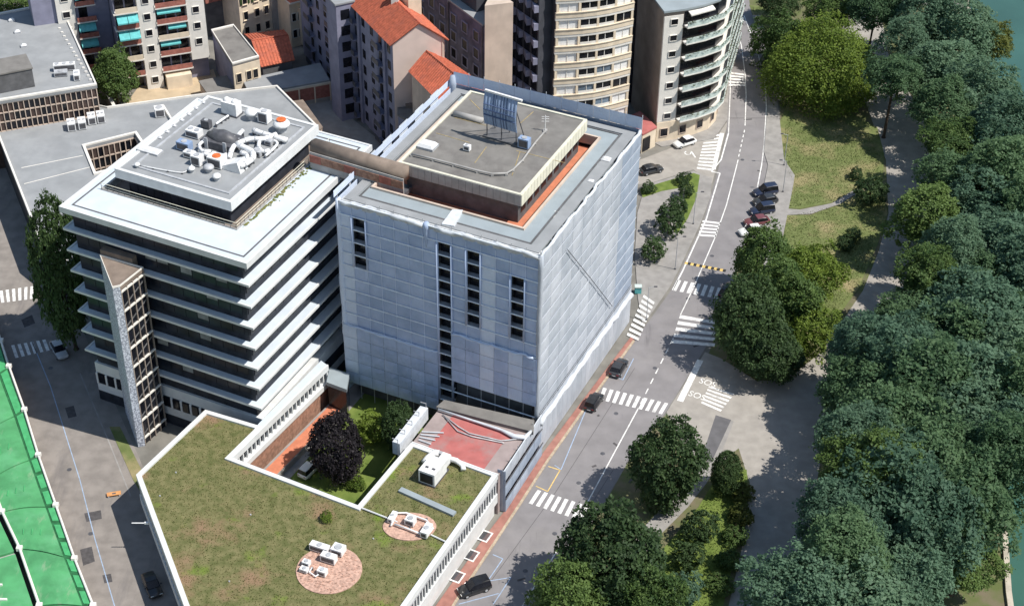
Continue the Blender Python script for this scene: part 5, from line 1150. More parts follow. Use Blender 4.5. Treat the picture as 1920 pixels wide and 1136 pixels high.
for x in (gl - 3.6, gl - 14.2, gl - 24.6): part('pilaster', MB().box(x, x + 0.9, -0.35, 0.02, 0, GZ - .4, fgl), 'render_shade_lilac', TGa)
# projecting stair block of the shaded facade
part('stair_block', MB().box(gl - 20, gl - 15.6, -3.4, 0.0, 0, GZ + 0.6, fgl), 'render_shade_lilac', TGa); part('stair_block_roof', MB().box(gl - 20.2, gl - 15.4, -3.6, 0.1, GZ + 0.6, GZ + 0.9, fgl), 'membrane_grey', TGa)
for k in range(7): part('stair_window', MB().box(gl - 15.6, gl - 15.54, -2.6, -1.0, 1.4 + k * 3.05, 3.2 + k * 3.05, fgl), 'glass_dark', TGa)
# lower wing with orange roof in front of the gable, and the messy flat yard roofs
lw = [Vector(G2(*p, 18.0)) for p in ((772, 135), (850, 215), (925, 175), (832, 112))]
T_, P_ = gable_house('tiled_wing', 'lower wing with an orange tiled roof in front of the pink gable', [tuple(p) for p in lw], 18.0, 20.3, 'render_beige', 'roof_tile', axis=3)
TY = root('yard_sheds', G(780, 215, 0), 'cluttered grey flat yard roofs left of the orange tiled wing', 'shed')
q = ccw([G2(*p, 10.0) for p in ((745, 168), (772, 135), (838, 200), (790, 240), (745, 215))]); part('roof', MB().prism(q, 9.7, 10.0), 'bitumen', TY); part('wall', MB().prism(inset(q, 0.04), 0, 9.7), 'render_shade_lilac', TY)
for i in range(16):
    x, y = rng.uniform(758, 815), rng.uniform(165, 205); p = G(x, y, 10.0); s = rng.uniform(0.3, 0.8)
    part('roof_clutter', MB().box(p.x - s, p.x + s, p.y - s * .6, p.y + s * .6, 10.0, 10.0 + rng.uniform(.3, .9)), rng.choice(['concrete', 'metal_grey', 'brown_roof']), TY)
p = G(743, 167, 11.0); part('white_canopy', MB().box(-1.4, 1.4, -0.6, 0.6, 10.0, 11.0, Matrix.Translation((p.x, p.y, 0)) @ Matrix.Rotation(R(15), 4, 'Z')), 'render_white', TY)

# ================================================================== DARK LONG BLOCK AND FLAT END WALL
HZ = 24.0
h0 = Vector(G2(909, 53, HZ)); hd = (Vector(G2(843, 4, HZ)) - h0).normalized(); hl = 40.0; h1 = h0 + Vector((4.6, 1.4))
TH = root('dark_long_block', (h0.x, h0.y, 0), 'long shaded apartment block with square windows and a plain beige end wall', 'building')
fh = frame(h0 + hd * hl, h0); part('facade_wall', MB().box(0, hl - .02, 0.02, 5.0, 0, HZ, fh), 'render_shade_navy', TH)  # navy here paints the shade on the facade
part('end_wall', MB().prism([h0, h1, h1 + hd * 6, h0 + hd * .3 + Vector((.2, .2))], 0, HZ + 4), 'render_beige', TH)
part('roof', MB().box(-.2, hl - 0.6, 0.0, 5.2, HZ, HZ + .3, fh), 'membrane_grey', TH)
part('penthouse', MB().box(2, hl - 5, 1.5, 5.1, HZ + .3, HZ + 4.0, fh), 'render_shade_dark', TH)
hw_f, hw_p = window_mesh(1.5, 1.7, 'render_shade_lilac', 'glass_dark', t=0.18)
for k in range(7):
    for i in range(10):
        x = hl - 3.4 - i * 3.6; m_ = fh @ Matrix.Translation((x, -0.08, 1.3 + k * 3.2)); o = link('window', hw_f, TH, m_); link('pane', hw_p, o, m_)
for i in range(4): x = hl - 0.6 - i * 10.8; part('downpipe', MB().tube([fh @ Vector((x, -0.12, 0)), fh @ Vector((x, -0.12, HZ))], 0.12, 6), 'metal_dark', TH)
# faceted dark block between the end wall and the cream tower
TH2 = root('faceted_block', (2.0, 266, 0), 'dark blue shaded block with zigzag balcony columns', 'building')
z0_, z1_ = Vector(G2(953, 165, 8.0)), Vector(G2(1006, 205, 8.0)); f2_ = frame(z0_, z1_); l2_ = flen(z0_, z1_)
part('wall', MB().box(0, l2_, 0.05, 12, 0, 30, f2_), 'render_shade_dark', TH2)
for c in range(4):
    for k in range(9):
        x0_, x1_ = c * l2_ / 4, (c + 1) * l2_ / 4
        mb = MB(); mb.add([f2_ @ Vector(v) for v in ((x0_ + .1, 0.05, 0), (x1_ - .25, -0.75, 0), (x1_ - .05, 0.05, 0), (x0_ + .1, .05, 1.2), (x1_ - .25, -.75, 1.2), (x1_ - .05, .05, 1.2))], [(2, 1, 0), (3, 4, 5), (0, 1, 4, 3), (1, 2, 5, 4)])
        mb.v = [v + Vector((0, 0, 0.5 + k * 3.2)) for v in mb.v]; part('balcony', mb, 'render_shade_lilac', TH2)
        part('window', MB().box(x0_ + .3, x1_ - .4, -0.03, 0.04, 1.8 + k * 3.2, 3.4 + k * 3.2, f2_), 'glass_dark', TH2)

# ================================================================== CREAM CURVED-FRONT TOWER
IR = Vector((19.4, 250.3)); dI = Vector((math.cos(R(19)), math.sin(R(19)))); IL = IR - dI * 13.6; IH = 34.0
TI = root('cream_tower', (IR.x - 7, IR.y - 2, 0), 'cream apartment tower with rows of wide windows behind the wrapped tower', 'building'); fi = frame(IL, IR)
part('core', MB().box(0.1, 13.5, 0.6, 11.0, 0, IH, fi), 'render_shade_dark', TI); part('side_wall', MB().box(-0.15, 0.1, 0.3, 11.05, 0, IH, fi), 'render_shade_dark', TI); part('side_wall', MB().box(13.5, 13.75, 0.3, 11.05, 0, IH, fi), 'render_shade_dark', TI)  # side walls painted dark for the shade they lie in
part('roof', MB().box(-.3, 13.9, -0.9, 11.2, IH, IH + .4, fi), 'membrane_grey', TI)
bulge = lambda x: -0.9 * math.sin(math.pi * min(1, max(0, x / 13.6)))
def curved(x0, x1, y, t, z0, z1, n=6):
    mb = MB(); pl_ = [(x0 + (x1 - x0) * i / n, bulge(x0 + (x1 - x0) * i / n) + y) for i in range(n + 1)]; mb.prism(pl_ + [(a, c + t) for a, c in pl_[::-1]], z0, z1, fi); return mb
BAY = ((0.5, 3.6), (4.1, 7.0), (7.1, 10.0), (10.5, 13.3))
for k in range(11):
    z = 0.5 + k * 3.08
    part('spandrel', curved(-0.15, 13.75, -0.12, 0.4, z, z + 1.0), 'render_cream', TI)
    part('slab_lip', curved(-0.15, 13.75, -0.26, 0.3, z + 0.92, z + 1.04), 'render_cream', TI)
    part('head_band', curved(-0.15, 13.75, -0.06, 0.4, z + 2.62, z + 3.07), 'render_white', TI)
    for b, (b0, b1) in enumerate(BAY):
        g_ = rng.choice(['glass_dark', 'glass_sky', 'glass_dark'] if b in (1, 2) else ['glass_dark', 'metal_white', 'metal_white'])
        wn = part('window', curved(b0, b1, 0.20, 0.1, z + 1.04, z + 2.62, 3), g_, TI)
        xm = (b0 + b1) / 2
        part('mullion', MB().box(xm - .05, xm + .05, bulge(xm) + .12, bulge(xm) + .22, z + 1.04, z + 2.62, fi), 'render_white', wn)
        if b in (1, 2): part('rail', curved(b0, b1, -0.02, 0.06, z + 1.04, z + 1.5, 3), 'render_white', wn)
    for x in (0.2, 3.85, 7.05, 10.25, 13.5): part('pier', MB().box(x - .2, x + .2, bulge(x) - .04, 0.7, z + 1.0, z + 2.65, fi), 'render_cream', TI)
# dark infill block between the cream tower and the round-balcony block
TM = root('shaded_infill', (22, 262, 0), 'dark shaded building wall between the cream tower and the round-balcony block', 'building')
a, c = Vector((20.3, 262.5)), Vector((26.5, 264.5)); fm_ = frame(a, c); part('wall', MB().box(0, 6.5, 0, 9, 0, 33, fm_), 'render_shade_dark', TM); part('roof', MB().box(-.2, 6.7, -.2, 9.2, 33, 33.3, fm_), 'bitumen', TM)
for k in range(9):
    for x in (0.8, 3.4): window(TM, fm_, x, 1.5 + k * 3.2, 1.2, 1.6, 'render_shade_dark')
TRr = root('red_canopy_shop', G(1195, 232, 0), 'low shop with a dark red flat roof at the foot of the round-balcony block', 'shop')
q = ccw([G2(*p, 4.0) for p in ((1172, 222), (1200, 208), (1232, 238), (1205, 252))]); part('roof', MB().prism(q, 3.7, 4.0), 'red_membrane', TRr); part('wall', MB().prism(inset(q, 0.04), 0, 3.7), 'render_cream', TRr)
fr2 = frame(G2(1205, 252, 4.0), G2(1232, 238, 4.0)); part('shop_window', MB().box(.3, 2.0, -.1, .1, .4, 2.9, fr2), 'glass_dark', TRr)

# ================================================================== ROUND-BALCONY BLOCK BY THE ROAD
JH = 25.0
jp = [Vector(v) for v in ((24.6, 248.9), (28.0, 250.0), (31.2, 251.6), (34.0, 253.6), (35.6, 256.5), (36.6, 261.7), (38.6, 270.0), (41.2, 281.0))]
jb = [Vector((33.0, 284.0)), Vector((21.0, 262.0))]
TJ = root('round_balcony_block', (30, 260, 0), 'apartment block with curved planted balconies at the road bend', 'building')
part('wall', MB().prism(jp + jb, 0, JH), 'render_brown', TJ)
part('roof', MB().prism([p + (p - Vector((30, 265))).normalized() * .4 for p in jp + jb], JH, JH + .35), 'membrane_blue', TJ)
part('roof_house', MB().prism([Vector((28, 258)), Vector((34, 260)), Vector((37, 272)), Vector((30, 272))], JH + .35, JH + 3.0), 'render_white', TJ); part('roof_house_top', MB().prism([Vector((27.6, 257.6)), Vector((34.4, 259.6)), Vector((37.4, 272.4)), Vector((29.6, 272.4))], JH + 3.0, JH + 3.2), 'rail_pale', TJ)
fs = frame(jp[0], jp[1]); part('white_strip', MB().box(0, 3.4, -0.12, 0.3, 4.0, JH - .8, fs), 'render_white', TJ)
for k in range(7): window(TJ, fs, 1.2, 4.6 + k * 3.0, 1.2, 1.0, y=-0.13)
def off(pl_, d):
    o_ = []
    for i, p in enumerate(pl_):
        t = (pl_[min(i + 1, len(pl_) - 1)] - pl_[max(i - 1, 0)]).normalized(); o_.append(p + Vector((t.y, -t.x)) * d)
    return o_
arc = jp[1:]
part('base_band', MB().prism(off(jp, 0.25) + jp[::-1], 0, 3.9), 'render_cream', TJ)
for i in range(len(jp) - 1):
    f_ = frame(off(jp, .25)[i], off(jp, .25)[i + 1]); window(TJ, f_, 0.7, 1.2, min(1.3, flen(jp[i], jp[i + 1]) - 1.2), 1.5, 'render_beige')
for k in range(7):
    z = 4.0 + k * 3.0
    part('balcony_glazing', MB().prism(off(arc, 0.06) + arc[::-1], z + .3, z + 2.6), 'glass_dark', TJ)
    if k == 6: z += 0.05
    b_ = part('balcony_slab', MB().prism(off(arc, 1.35) + arc[::-1], z, z + .24), 'render_white', TJ)
    part('balcony_rail', MB().prism(off(arc, 1.33) + off(arc, 1.26)[::-1], z + .24, z + 1.2), 'rail_pale', b_)
    mb = MB(); pts = off(arc, 1.5)
    for i in range(len(pts) - 1):
        for j in range(26):
            t = rng.random(); p = pts[i].lerp(pts[i + 1], t); s = rng.uniform(.08, .26); zz = z + rng.uniform(.75, 1.4)
            mb.add([(p.x - s, p.y, zz), (p.x + s, p.y + s * .4, zz + s * .4), (p.x + rng.uniform(-s, s), p.y - s, zz + s * 1.4)], [(0, 1, 2)])
    o = part('planter_leaves', mb, 'leaf_green' if k % 3 else 'leaf_olive', TJ); o['kind'] = 'stuff'
    if k in (1, 3, 5): 
        mb = MB().prism(off(arc[1:4], 1.30) + off(arc[1:4], 1.2)[::-1], z + .3, z + .9); part('planter_box', mb, 'terracotta', TJ)
awning(TJ, frame(arc[0], arc[2]), 0.6, 5.5, JH - 0.1, 'render_white', 1.6, .5, y=-.5)

# ================================================================== GREEN-SHEETED SHED ROW (lower left)
KZ = 3.0
L1 = [(-25, 560), (2, 640), (17, 688), (46, 769), (72, 854), (105, 948), (140, 1048), (175, 1136), (250, 1330)]
L2 = [(-150, 600), (-105, 700), (-88, 760), (-55, 830), (-18, 900), (4, 960), (37, 1029), (74, 1136), (140, 1340)]
TK = root('green_shed', G(40, 1000, 0), 'long shed roofed with bright green sheets along the left street', 'shed')
k1 = [Vector(G2(*p, KZ)) for p in L1]; k2 = [Vector(G2(*p, KZ)) for p in L2]
part('wall', MB().prism(k1 + k2[::-1], 0, KZ - .35), 'concrete', TK); part('under_sheet', MB().prism([p.lerp(q, .03) for p, q in zip(k1, k2)] + [q.lerp(p, .01) for p, q in zip(k1, k2)][::-1], KZ - .345, KZ - .04), 'green_seam', TK)
for i in range(len(k1) - 1):
    a, b_, c, d = k1[i], k1[i + 1], k2[i + 1], k2[i]
    e0_, e1_ = a.lerp(d, 0.16), b_.lerp(c, 0.16); e2_, e3_ = a.lerp(d, 0.20), b_.lerp(c, 0.20)
    g_ = 0.012
    mb = MB(); mid = [e2_.lerp(d, .5), e3_.lerp(c, .5)]
    P0, P1 = e2_.lerp(e3_, g_), e2_.lerp(e3_, 1 - g_); Q0, Q1 = d.lerp(c, g_), d.lerp(c, 1 - g_); N = 6; top = []
    for j in range(N + 1):
        t = j / N; zz = KZ + 0.04 + 0.30 * math.sin(math.pi * t); top += [V3(P0.lerp(Q0, t), zz), V3(P1.lerp(Q1, t), zz)]
    base = [V3(v.xy, KZ - .34) for v in top]; k = len(top)
    mb.v = top + base; mb.f = [(2 * j, 2 * j + 1, 2 * j + 3, 2 * j + 2) for j in range(N)] + [(2 * j, 2 * j + 2, k + 2 * j + 2, k + 2 * j) for j in range(N)] + [(2 * j + 3, 2 * j + 1, k + 2 * j + 1, k + 2 * j + 3) for j in range(N)] + [(0, k, k + 1, 1)]
    part('roof_panel', mb, 'green_sheet', TK)
    ns = 1 if i < 4 else 3
    for j in range(ns):
        t0, t1 = j / ns + .03, (j + 1) / ns - .03 - (.02 if ns > 1 else 0)
        mb = MB(); mb.prism([a.lerp(b_, t0).lerp(d.lerp(c, t0), .045), a.lerp(b_, t1).lerp(d.lerp(c, t1), .045), e0_.lerp(e1_, t1), e0_.lerp(e1_, t0)], KZ - .34, KZ + .06); part('edge_panel', mb, 'green_edge', TK)
    for t in (0.3, 0.5, 0.7):
        if i in (3, 4, 5): p0_, p1_ = e2_.lerp(e3_, .5).lerp(d.lerp(c, .5), t), e2_.lerp(e3_, .62).lerp(d.lerp(c, .62), t + .06); part('repair_strip', MB().tube([V3(p0_, KZ + .06 + .30 * math.sin(math.pi * t) + .02), V3(p1_, KZ + .06 + .30 * math.sin(math.pi * (t + .06)) + .02)], 0.07, 5), 'green_edge', TK)
part('gutter', MB().tube([V3(p, KZ + .15) for p in k1], 0.16, 8), 'render_white', TK, smooth=True); part('gutter', MB().tube([V3(p, KZ + .2) for p in k2], 0.18, 8), 'render_white', TK, smooth=True)
for p in k1[1:-1] + k2[2:-1]: part('gutter_box', MB().box(p.x - .35, p.x + .35, p.y - .3, p.y + .3, KZ - .1, KZ + .42), 'render_white', TK)
fence = MB()
for a, b_ in zip(k1[:-1], k1[1:]):
    n_ = int((b_ - a).length / 0.6)
    for i in range(n_): p = a.lerp(b_, i / n_); fence.box(p.x + .1, p.x + .2, p.y - .05, p.y + .05, 0, KZ + .1)
part('wall_ribs', fence, 'wood_slat', TK)['kind'] = 'stuff'
# second strip to the left
k3 = [p + Vector((-8.5, -4.2)) for p in k2]
TK2 = root('green_shed', G(10, 1080, 0), 'second green-sheeted shed at the very bottom left corner', 'shed')
part('wall', MB().prism([p + Vector((-.6, -.3)) for p in k2[2:]] + k3[2:][::-1], 0, KZ - .6), 'concrete', TK2)
for i in range(2, len(k2) - 1):
    a, b_, c, d = k2[i] + Vector((-.6, -.3)), k2[i + 1] + Vector((-.6, -.3)), k3[i + 1], k3[i]
    part('roof_panel', MB().prism([a.lerp(b_, .03), a.lerp(b_, .97), d.lerp(c, .97), d.lerp(c, .03)], KZ - .6, KZ - .25), 'green_sheet', TK2)
    for t in (.2, .45, .7): p = a.lerp(b_, t).lerp(d.lerp(c, t), .35); part('roof_vent', MB().box(p.x - .6, p.x + .6, p.y - .12, p.y + .12, KZ - .25, KZ - .02), 'render_white', TK2)

# ================================================================== TREES AND SHRUBS
def leaf_mesh(name, pos, nrm, size, mname, seed):
    g_ = np.random.default_rng(seed); n = len(pos)
    t = np.cross(nrm, g_.normal(size=(n, 3))); t /= np.linalg.norm(t, axis=1)[:, None] + 1e-9; b_ = np.cross(nrm, t)
    s = size[:, None]; l = 1.25 * s
    v = np.empty((n, 4, 3)); v[:, 0] = pos - t * l; v[:, 1] = pos - b_ * s * .75 + nrm * s * .18; v[:, 2] = pos + t * l; v[:, 3] = pos + b_ * s * .75 + nrm * s * .18
    me = bpy.data.meshes.new(name); me.vertices.add(4 * n); me.vertices.foreach_set('co', v.reshape(-1))
    me.loops.add(4 * n); me.loops.foreach_set('vertex_index', np.arange(4 * n, dtype=np.int32)); me.polygons.add(n)
    me.polygons.foreach_set('loop_start', np.arange(0, 4 * n, 4, dtype=np.int32)); me.polygons.foreach_set('loop_total', np.full(n, 4, dtype=np.int32))
    me.update(); me.validate(); me.materials.append(M[mname]); return me
def crown_broad(seed, n, lobes, leaf, flat=0.85, spread=0.62, lr=(0.30, 0.48), squash=1.0):
    """crown of radius 1: leaves on many overlapping lobes"""
    g_ = np.random.default_rng(seed); cs, rs = [], []
    for i in range(lobes):
        d = g_.normal(size=3); d /= np.linalg.norm(d); d[2] = d[2] * 0.9 + 0.12; r_ = g_.uniform(*lr); k = spread * g_.uniform(.75, 1.08)
        cs.append(np.array([d[0] * k, d[1] * k, d[2] * k * flat])); rs.append(r_)
    cs = np.array(cs + [np.zeros(3)]); rs = np.array(rs + [0.55]); w_ = rs ** 2; w_ /= w_.sum()
    pk = g_.choice(len(rs), size=int(n * 1.7), p=w_); d = g_.normal(size=(len(pk), 3)); d /= np.linalg.norm(d, axis=1)[:, None]
    rad = rs[pk] * (1.04 - np.abs(g_.normal(0, .13, len(pk)))); pos = cs[pk] + d * rad[:, None]
    dist = np.linalg.norm(pos[:, None, :] - cs[None], axis=2) / rs[None]; keep = (dist.min(axis=1) > 0.70)
    pos, d = pos[keep][:n], d[keep][:n]; nr = d + g_.normal(0, .75, d.shape); nr /= np.linalg.norm(nr, axis=1)[:, None]
    return pos, nr, g_.uniform(.45, 1.3, len(pos)) * leaf
def crown_spray(seed, sprays, per, leaf, bump=0.16, flat=1.0, under=0.35):
    """crown of radius 1 built from flattened leaf sprays on an uneven surface, thinner inside"""
    g_ = np.random.default_rng(seed); d = g_.normal(size=(sprays, 3)); d /= np.linalg.norm(d, axis=1)[:, None]
    d = d[(d[:, 2] > -under) | (g_.random(sprays) < .25)]; k = len(d); r_ = np.full(k, .86)
    for f_, a_ in ((2.2, bump), (4.5, bump * .6), (9.0, bump * .4)):
        for _ in range(3):
            ax = g_.normal(size=3); ax /= np.linalg.norm(ax); r_ += a_ * .62 * np.sin(f_ * (d @ ax) * 1.9 + g_.uniform(0, 6.28))
    depth = np.where(g_.random(k) < .68, g_.uniform(.93, 1.04, k), g_.uniform(.55, .93, k)); c = d * (r_ * depth)[:, None]
    ax = d * .7 + np.array([0, 0, .75]) + g_.normal(0, .35, (k, 3)); ax /= np.linalg.norm(ax, axis=1)[:, None]
    t = np.cross(ax, g_.normal(size=(k, 3))); t /= np.linalg.norm(t, axis=1)[:, None]; b_ = np.cross(ax, t); sr = g_.uniform(.07, .15, k)
    rep = np.repeat(np.arange(k), per); n = len(rep); u, v = g_.normal(0, .55, n), g_.normal(0, .55, n); h = g_.normal(0, .16, n) - .22 * (u * u + v * v)
    pos = c[rep] + (t[rep] * u[:, None] * 1.25 + b_[rep] * v[:, None] * .8 + ax[rep] * h[:, None]) * sr[rep][:, None]; pos[:, 2] *= flat
    nr = ax[rep] + g_.normal(0, .55, (n, 3)); nr /= np.linalg.norm(nr, axis=1)[:, None]; return pos, nr, g_.uniform(.5, 1.3, n) * leaf
def crown_oval(seed, n, leaf):
    """dense upright oval crown, radius 1, z -1..1, with ragged tufts"""
    g_ = np.random.default_rng(seed); d = g_.normal(size=(n, 3)); d /= np.linalg.norm(d, axis=1)[:, None]
    az, el = np.arctan2(d[:, 1], d[:, 0]), d[:, 2]
    bump = .10 * np.sin(az * 4 + el * 6 + seed) + .08 * np.sin(az * 7 - el * 11) + .06 * np.sin(el * 19 + az * 3) + .05 * np.sin(az * 13 + el * 23)
    rad = (.88 + bump) * (1 - np.abs(g_.normal(0, .10, n))); taper = np.clip(1.02 - .32 * np.clip(el, 0, 1) ** 1.5 - .10 * np.clip(-el, 0, 1), .3, 1.1)
    pos = d * rad[:, None]; pos[:, 0] *= taper; pos[:, 1] *= taper
    nr = d + g_.normal(0, .8, d.shape); nr /= np.linalg.norm(nr, axis=1)[:, None]; return pos, nr, g_.uniform(.45, 1.3, n) * leaf
LEAF = {}
def lm(key, fn, mname):
    if key not in LEAF: p, nr, s = fn(); LEAF[key] = leaf_mesh('crown', p, nr, s, mname, hash(key) % 1000 if False else len(LEAF) + 3)
    return LEAF[key]
for i in range(5): lm(('broad', i), lambda i=i: crown_spray(20 + i, 1150, 20, 0.030, .13 + .02 * i), 'leaf_wood')
for i in range(3): lm(('oval', i), lambda i=i: crown_spray(40 + i, 1000, 19, 0.032, .09, under=.9), 'leaf_dark')
for i in range(3): lm(('shrub', i), lambda i=i: crown_spray(60 + i, 330, 14, 0.055, .15, under=.5), 'leaf_green')
lm(('dome', 0), lambda: crown_spray(80, 4200, 13, 0.017, .12), 'leaf_bright')
def trunk(base, top, r_, parent, limbs=5, spread=2.0, seed=0):
    r0 = random.Random(seed); mb = MB(); b_ = Vector(base); t_ = Vector(top); mid = b_.lerp(t_, .5) + Vector((r0.uniform(-.3, .3), r0.uniform(-.3, .3), 0))
    mb.tube([b_, b_ + Vector((0, 0, .3)), mid, t_], [r_ * 1.5, r_, r_ * .75, r_ * .35], 8)
    for i in range(limbs):
        a = 6.28 * i / limbs + r0.uniform(-.4, .4); s = b_.lerp(t_, r0.uniform(.45, .75)); e = s + Vector((math.cos(a) * spread, math.sin(a) * spread, r0.uniform(.8, 1.8))); mb.tube([s, s.lerp(e, .5) + Vector((0, 0, .3)), e], [r_ * .42, r_ * .3, r_ * .12], 6)
    return part('trunk', mb, 'bark', parent)
ntree = [0]
def tree(name, px, py, rad, zc, label, kind=('broad', 0), m='leaf_wood', group=None, vz=None, rz=None, ground_z=0.0, pos=None, cat='tree', tr=None):
    """crown centre seen at photo pixel (px, py), zc metres above the ground"""
    ntree[0] += 1; c = G(px, py, zc) if pos is None else Vector((pos[0], pos[1], zc)); vz = rad * .85 if vz is None else vz
    T_ = root(name, (c.x, c.y, ground_z), label, cat, group)
    r0 = random.Random(ntree[0] * 7); m_ = Matrix.Translation(c) @ Matrix.Rotation(r0.uniform(0, 6.28) if rz is None else rz, 4, 'Z') @ Matrix.Diagonal((rad, rad * r0.uniform(.92, 1.08), vz, 1))
    o = link('crown', LEAF[kind], T_, m_); o.material_slots[0].link = 'OBJECT'; o.material_slots[0].material = M[m]
    trunk((c.x, c.y, ground_z), (c.x, c.y, zc + vz * .35), tr or max(.07, rad * .055), T_, 6 if rad > 3 else 4, rad * .5, ntree[0]); return T_
GW = 'trees of the riverside wood'; LW = 'leafy blue-green tree in the dense wood along the river'
wood = []
EDGE = [(-60, 1640), (20, 1650), (110, 1670), (200, 1720), (260, 1800), (330, 1770), (380, 1745), (450, 1765), (520, 1765), (575, 1705), (640, 1625), (700, 1580), (770, 1590), (850, 1600), (930, 1600), (1000, 1560), (1060, 1510), (1120, 1480), (1200, 1450)]
RIGHT = [(-60, 1715), (0, 1740), (60, 1785), (110, 1835), (170, 1880), (230, 1975), (850, 1975), (920, 1900), (975, 1815), (1040, 1745), (1200, 1660)]
def lerp_tab(tab, y):
    for (a, xa), (c, xc) in zip(tab[:-1], tab[1:]):
        if a <= y <= c: return xa + (xc - xa) * (y - a) / (c - a)
    return tab[-1][1]
y = -40; row = 0
while y < 1190:
    st = 84 + 22 * max(0, y) / 1136; x = lerp_tab(EDGE, y) + (0 if row % 2 else st * .4)
    while x < lerp_tab(RIGHT, y): wood.append((x, y)); x += st * 1.05
    y += st * .72; row += 1
for i, (x, y) in enumerate(wood):
    r_ = rng.uniform(5.4, 8.4); zc_ = rng.uniform(8.0, 12.5); edge = x - lerp_tab(EDGE, y)
    if edge < 60: r_ = rng.uniform(4.8, 6.2)
    if edge < 60 and 740 < y < 1080: zc_ = rng.uniform(12.5, 15.0)
    tree('wood_tree', x + rng.uniform(-14, 14), y + rng.uniform(-14, 14), r_, zc_, LW, ('broad', rng.randrange(5)), rng.choices(['leaf_wood', 'leaf_mid', 'leaf_pale', 'leaf_green'], (5, 3, 2, 1))[0], GW, vz=r_ * rng.uniform(.75, 1.0))
tree('bank_tree', 1856, 78, 4.8, 7.0, 'yellow-green tree standing out over the river at the top right', ('broad', 1), 'leaf_olive')
tree('bank_tree', 1800, 1050, 4.4, 6.0, 'dark tree leaning over the stone embankment at the bottom right', ('broad', 3), 'leaf_green')
tree('dome_tree', 1540, 135, 11.6, 5.0, 'huge dome-shaped bright green tree at the bend of the road', ('dome', 0), 'leaf_bright', vz=9.4)
tree('dome_tree', 1462, 85, 5.5, 4.5, 'darker green tree at the left shoulder of the dome-shaped tree', ('broad', 2), 'leaf_green', vz=6.0)
tree('park_tree', 1560, 20, 5.0, 6.5, 'green tree at the top edge beyond the dome-shaped tree', ('broad', 4), 'leaf_green')
tree('park_tree', 1465, 2, 4.2, 4.5, 'dark green tree at the top edge beside the road', ('broad', 0), 'leaf_dark')
# clump by the road
tree('road_tree', 1405, 600, 5.6, 7.5, 'dark green tree overhanging the shaded road stripes', ('oval', 0), 'leaf_dark', vz=7.0)
tree('road_tree', 1432, 490, 5.0, 7.0, 'tall green tree above the parked white car', ('broad', 1), 'leaf_green', vz=6.2)
tree('road_tree', 1520, 515, 5.0, 6.0, 'sunlit olive-green tree at the right of the road clump', ('broad', 3), 'leaf_bright', vz=5.2)
tree('road_tree', 1468, 560, 5.2, 7.5, 'green tree in the middle of the road clump', ('broad', 2), 'leaf_green', vz=6.0)
tree('road_tree', 1510, 615, 4.6, 4.5, 'low yellow-green tree in front of the road clump', ('broad', 4), 'leaf_bright', vz=4.4)
tree('road_tree', 1445, 660, 4.6, 5.0, 'dark tree at the foot of the road clump by the painted letters', ('oval', 2), 'leaf_dark', vz=5.0)
# foreground trees
tree('oval_tree', 1252, 868, 5.2, 7.0, 'dense dark oval tree beside the middle zebra crossing', ('oval', 0), 'leaf_dark', vz=6.8)
tree('oval_tree', 1150, 1040, 6.4, 7.6, 'large dense dark tree at the bottom beside the lower zebra crossing', ('oval', 1), 'leaf_dark', vz=7.4)
tree('oval_tree', 1062, 1125, 4.8, 5.5, 'dark bushy tree at the bottom edge over the road line', ('broad', 0), 'leaf_green', vz=5.4)
tree('oval_tree', 1215, 1120, 4.0, 5.0, 'green tree at the bottom edge right of the large dark tree', ('broad', 2), 'leaf_green', vz=4.8)
tree('small_tree', 1362, 885, 2.3, 3.6, 'small upright tree between the footpath and the shaded park road', ('oval', 2), 'leaf_dark', vz=3.6)
tree('round_bush', 1312, 990, 2.3, 2.4, 'rounded dark bush on the bright lawn strip', ('shrub', 0), 'leaf_dark', vz=2.6, cat='bush')
tree('round_bush', 1290, 1042, 2.0, 2.0, 'dark bush in front of the rounded one on the bright lawn strip', ('shrub', 1), 'leaf_dark', vz=2.2, cat='bush')
tree('round_bush', 1280, 1105, 2.4, 2.0, 'dark bush at the bottom edge of the bright lawn strip', ('shrub', 2), 'leaf_wood', vz=2.3, cat='bush')
for k, (x, y) in enumerate(((1392, 925), (1388, 965), (1378, 1005), (1368, 1050), (1352, 1095))): tree('hedge_bush', x, y, 1.7, 1.0, ('farthest', 'second', 'middle', 'fourth', 'nearest')[k] + ' bush of the hedge between the bright lawn and the park road', ('shrub', k % 3), 'leaf_olive' if k < 2 else 'leaf_green', vz=1.4, cat='bush', group='hedge beside the park road')
# bushes on the park lawn
tree('round_bush', 1633, 358, 2.7, 2.5, 'dark round bush where the lawn path ends', ('shrub', 0), 'leaf_dark', vz=2.7, cat='bush')
tree('round_bush', 1605, 326, 1.2, 1.0, 'small dark bush above the round bush on the lawn', ('shrub', 1), 'leaf_dark', vz=1.2, cat='bush')
tree('round_bush', 1600, 440, 1.5, 1.2, 'small dark bush on the lower lawn, upper of two', ('shrub', 2), 'leaf_dark', vz=1.3, cat='bush')
tree('round_bush', 1585, 458, 1.4, 1.0, 'small dark bush on the lower lawn, lower of two', ('shrub', 0), 'leaf_dark', vz=1.1, cat='bush')
# bushes of the triangular plaza
for k, (x, y, r_, v_, lab) in enumerate(((1256, 412, 2.6, 2.8, 'largest dark bush on the triangular plaza'), (1272, 388, 1.9, 2.0, 'bush just above the largest one on the triangular plaza'), (1286, 356, 1.4, 1.6, 'dark bush near the tip of the triangular plaza'), (1282, 335, 1.3, 1.1, 'low bush beside the side street on the triangular plaza'), (1226, 468, 2.2, 2.0, 'round dark bush at the lower end of the triangular plaza'), (1216, 352, 1.3, 1.0, 'low bush against the wrapped tower on the triangular plaza'))):
    tree('plaza_bush', x, y, r_, v_, lab, ('shrub', k % 3), 'leaf_dark', vz=v_, cat='bush')
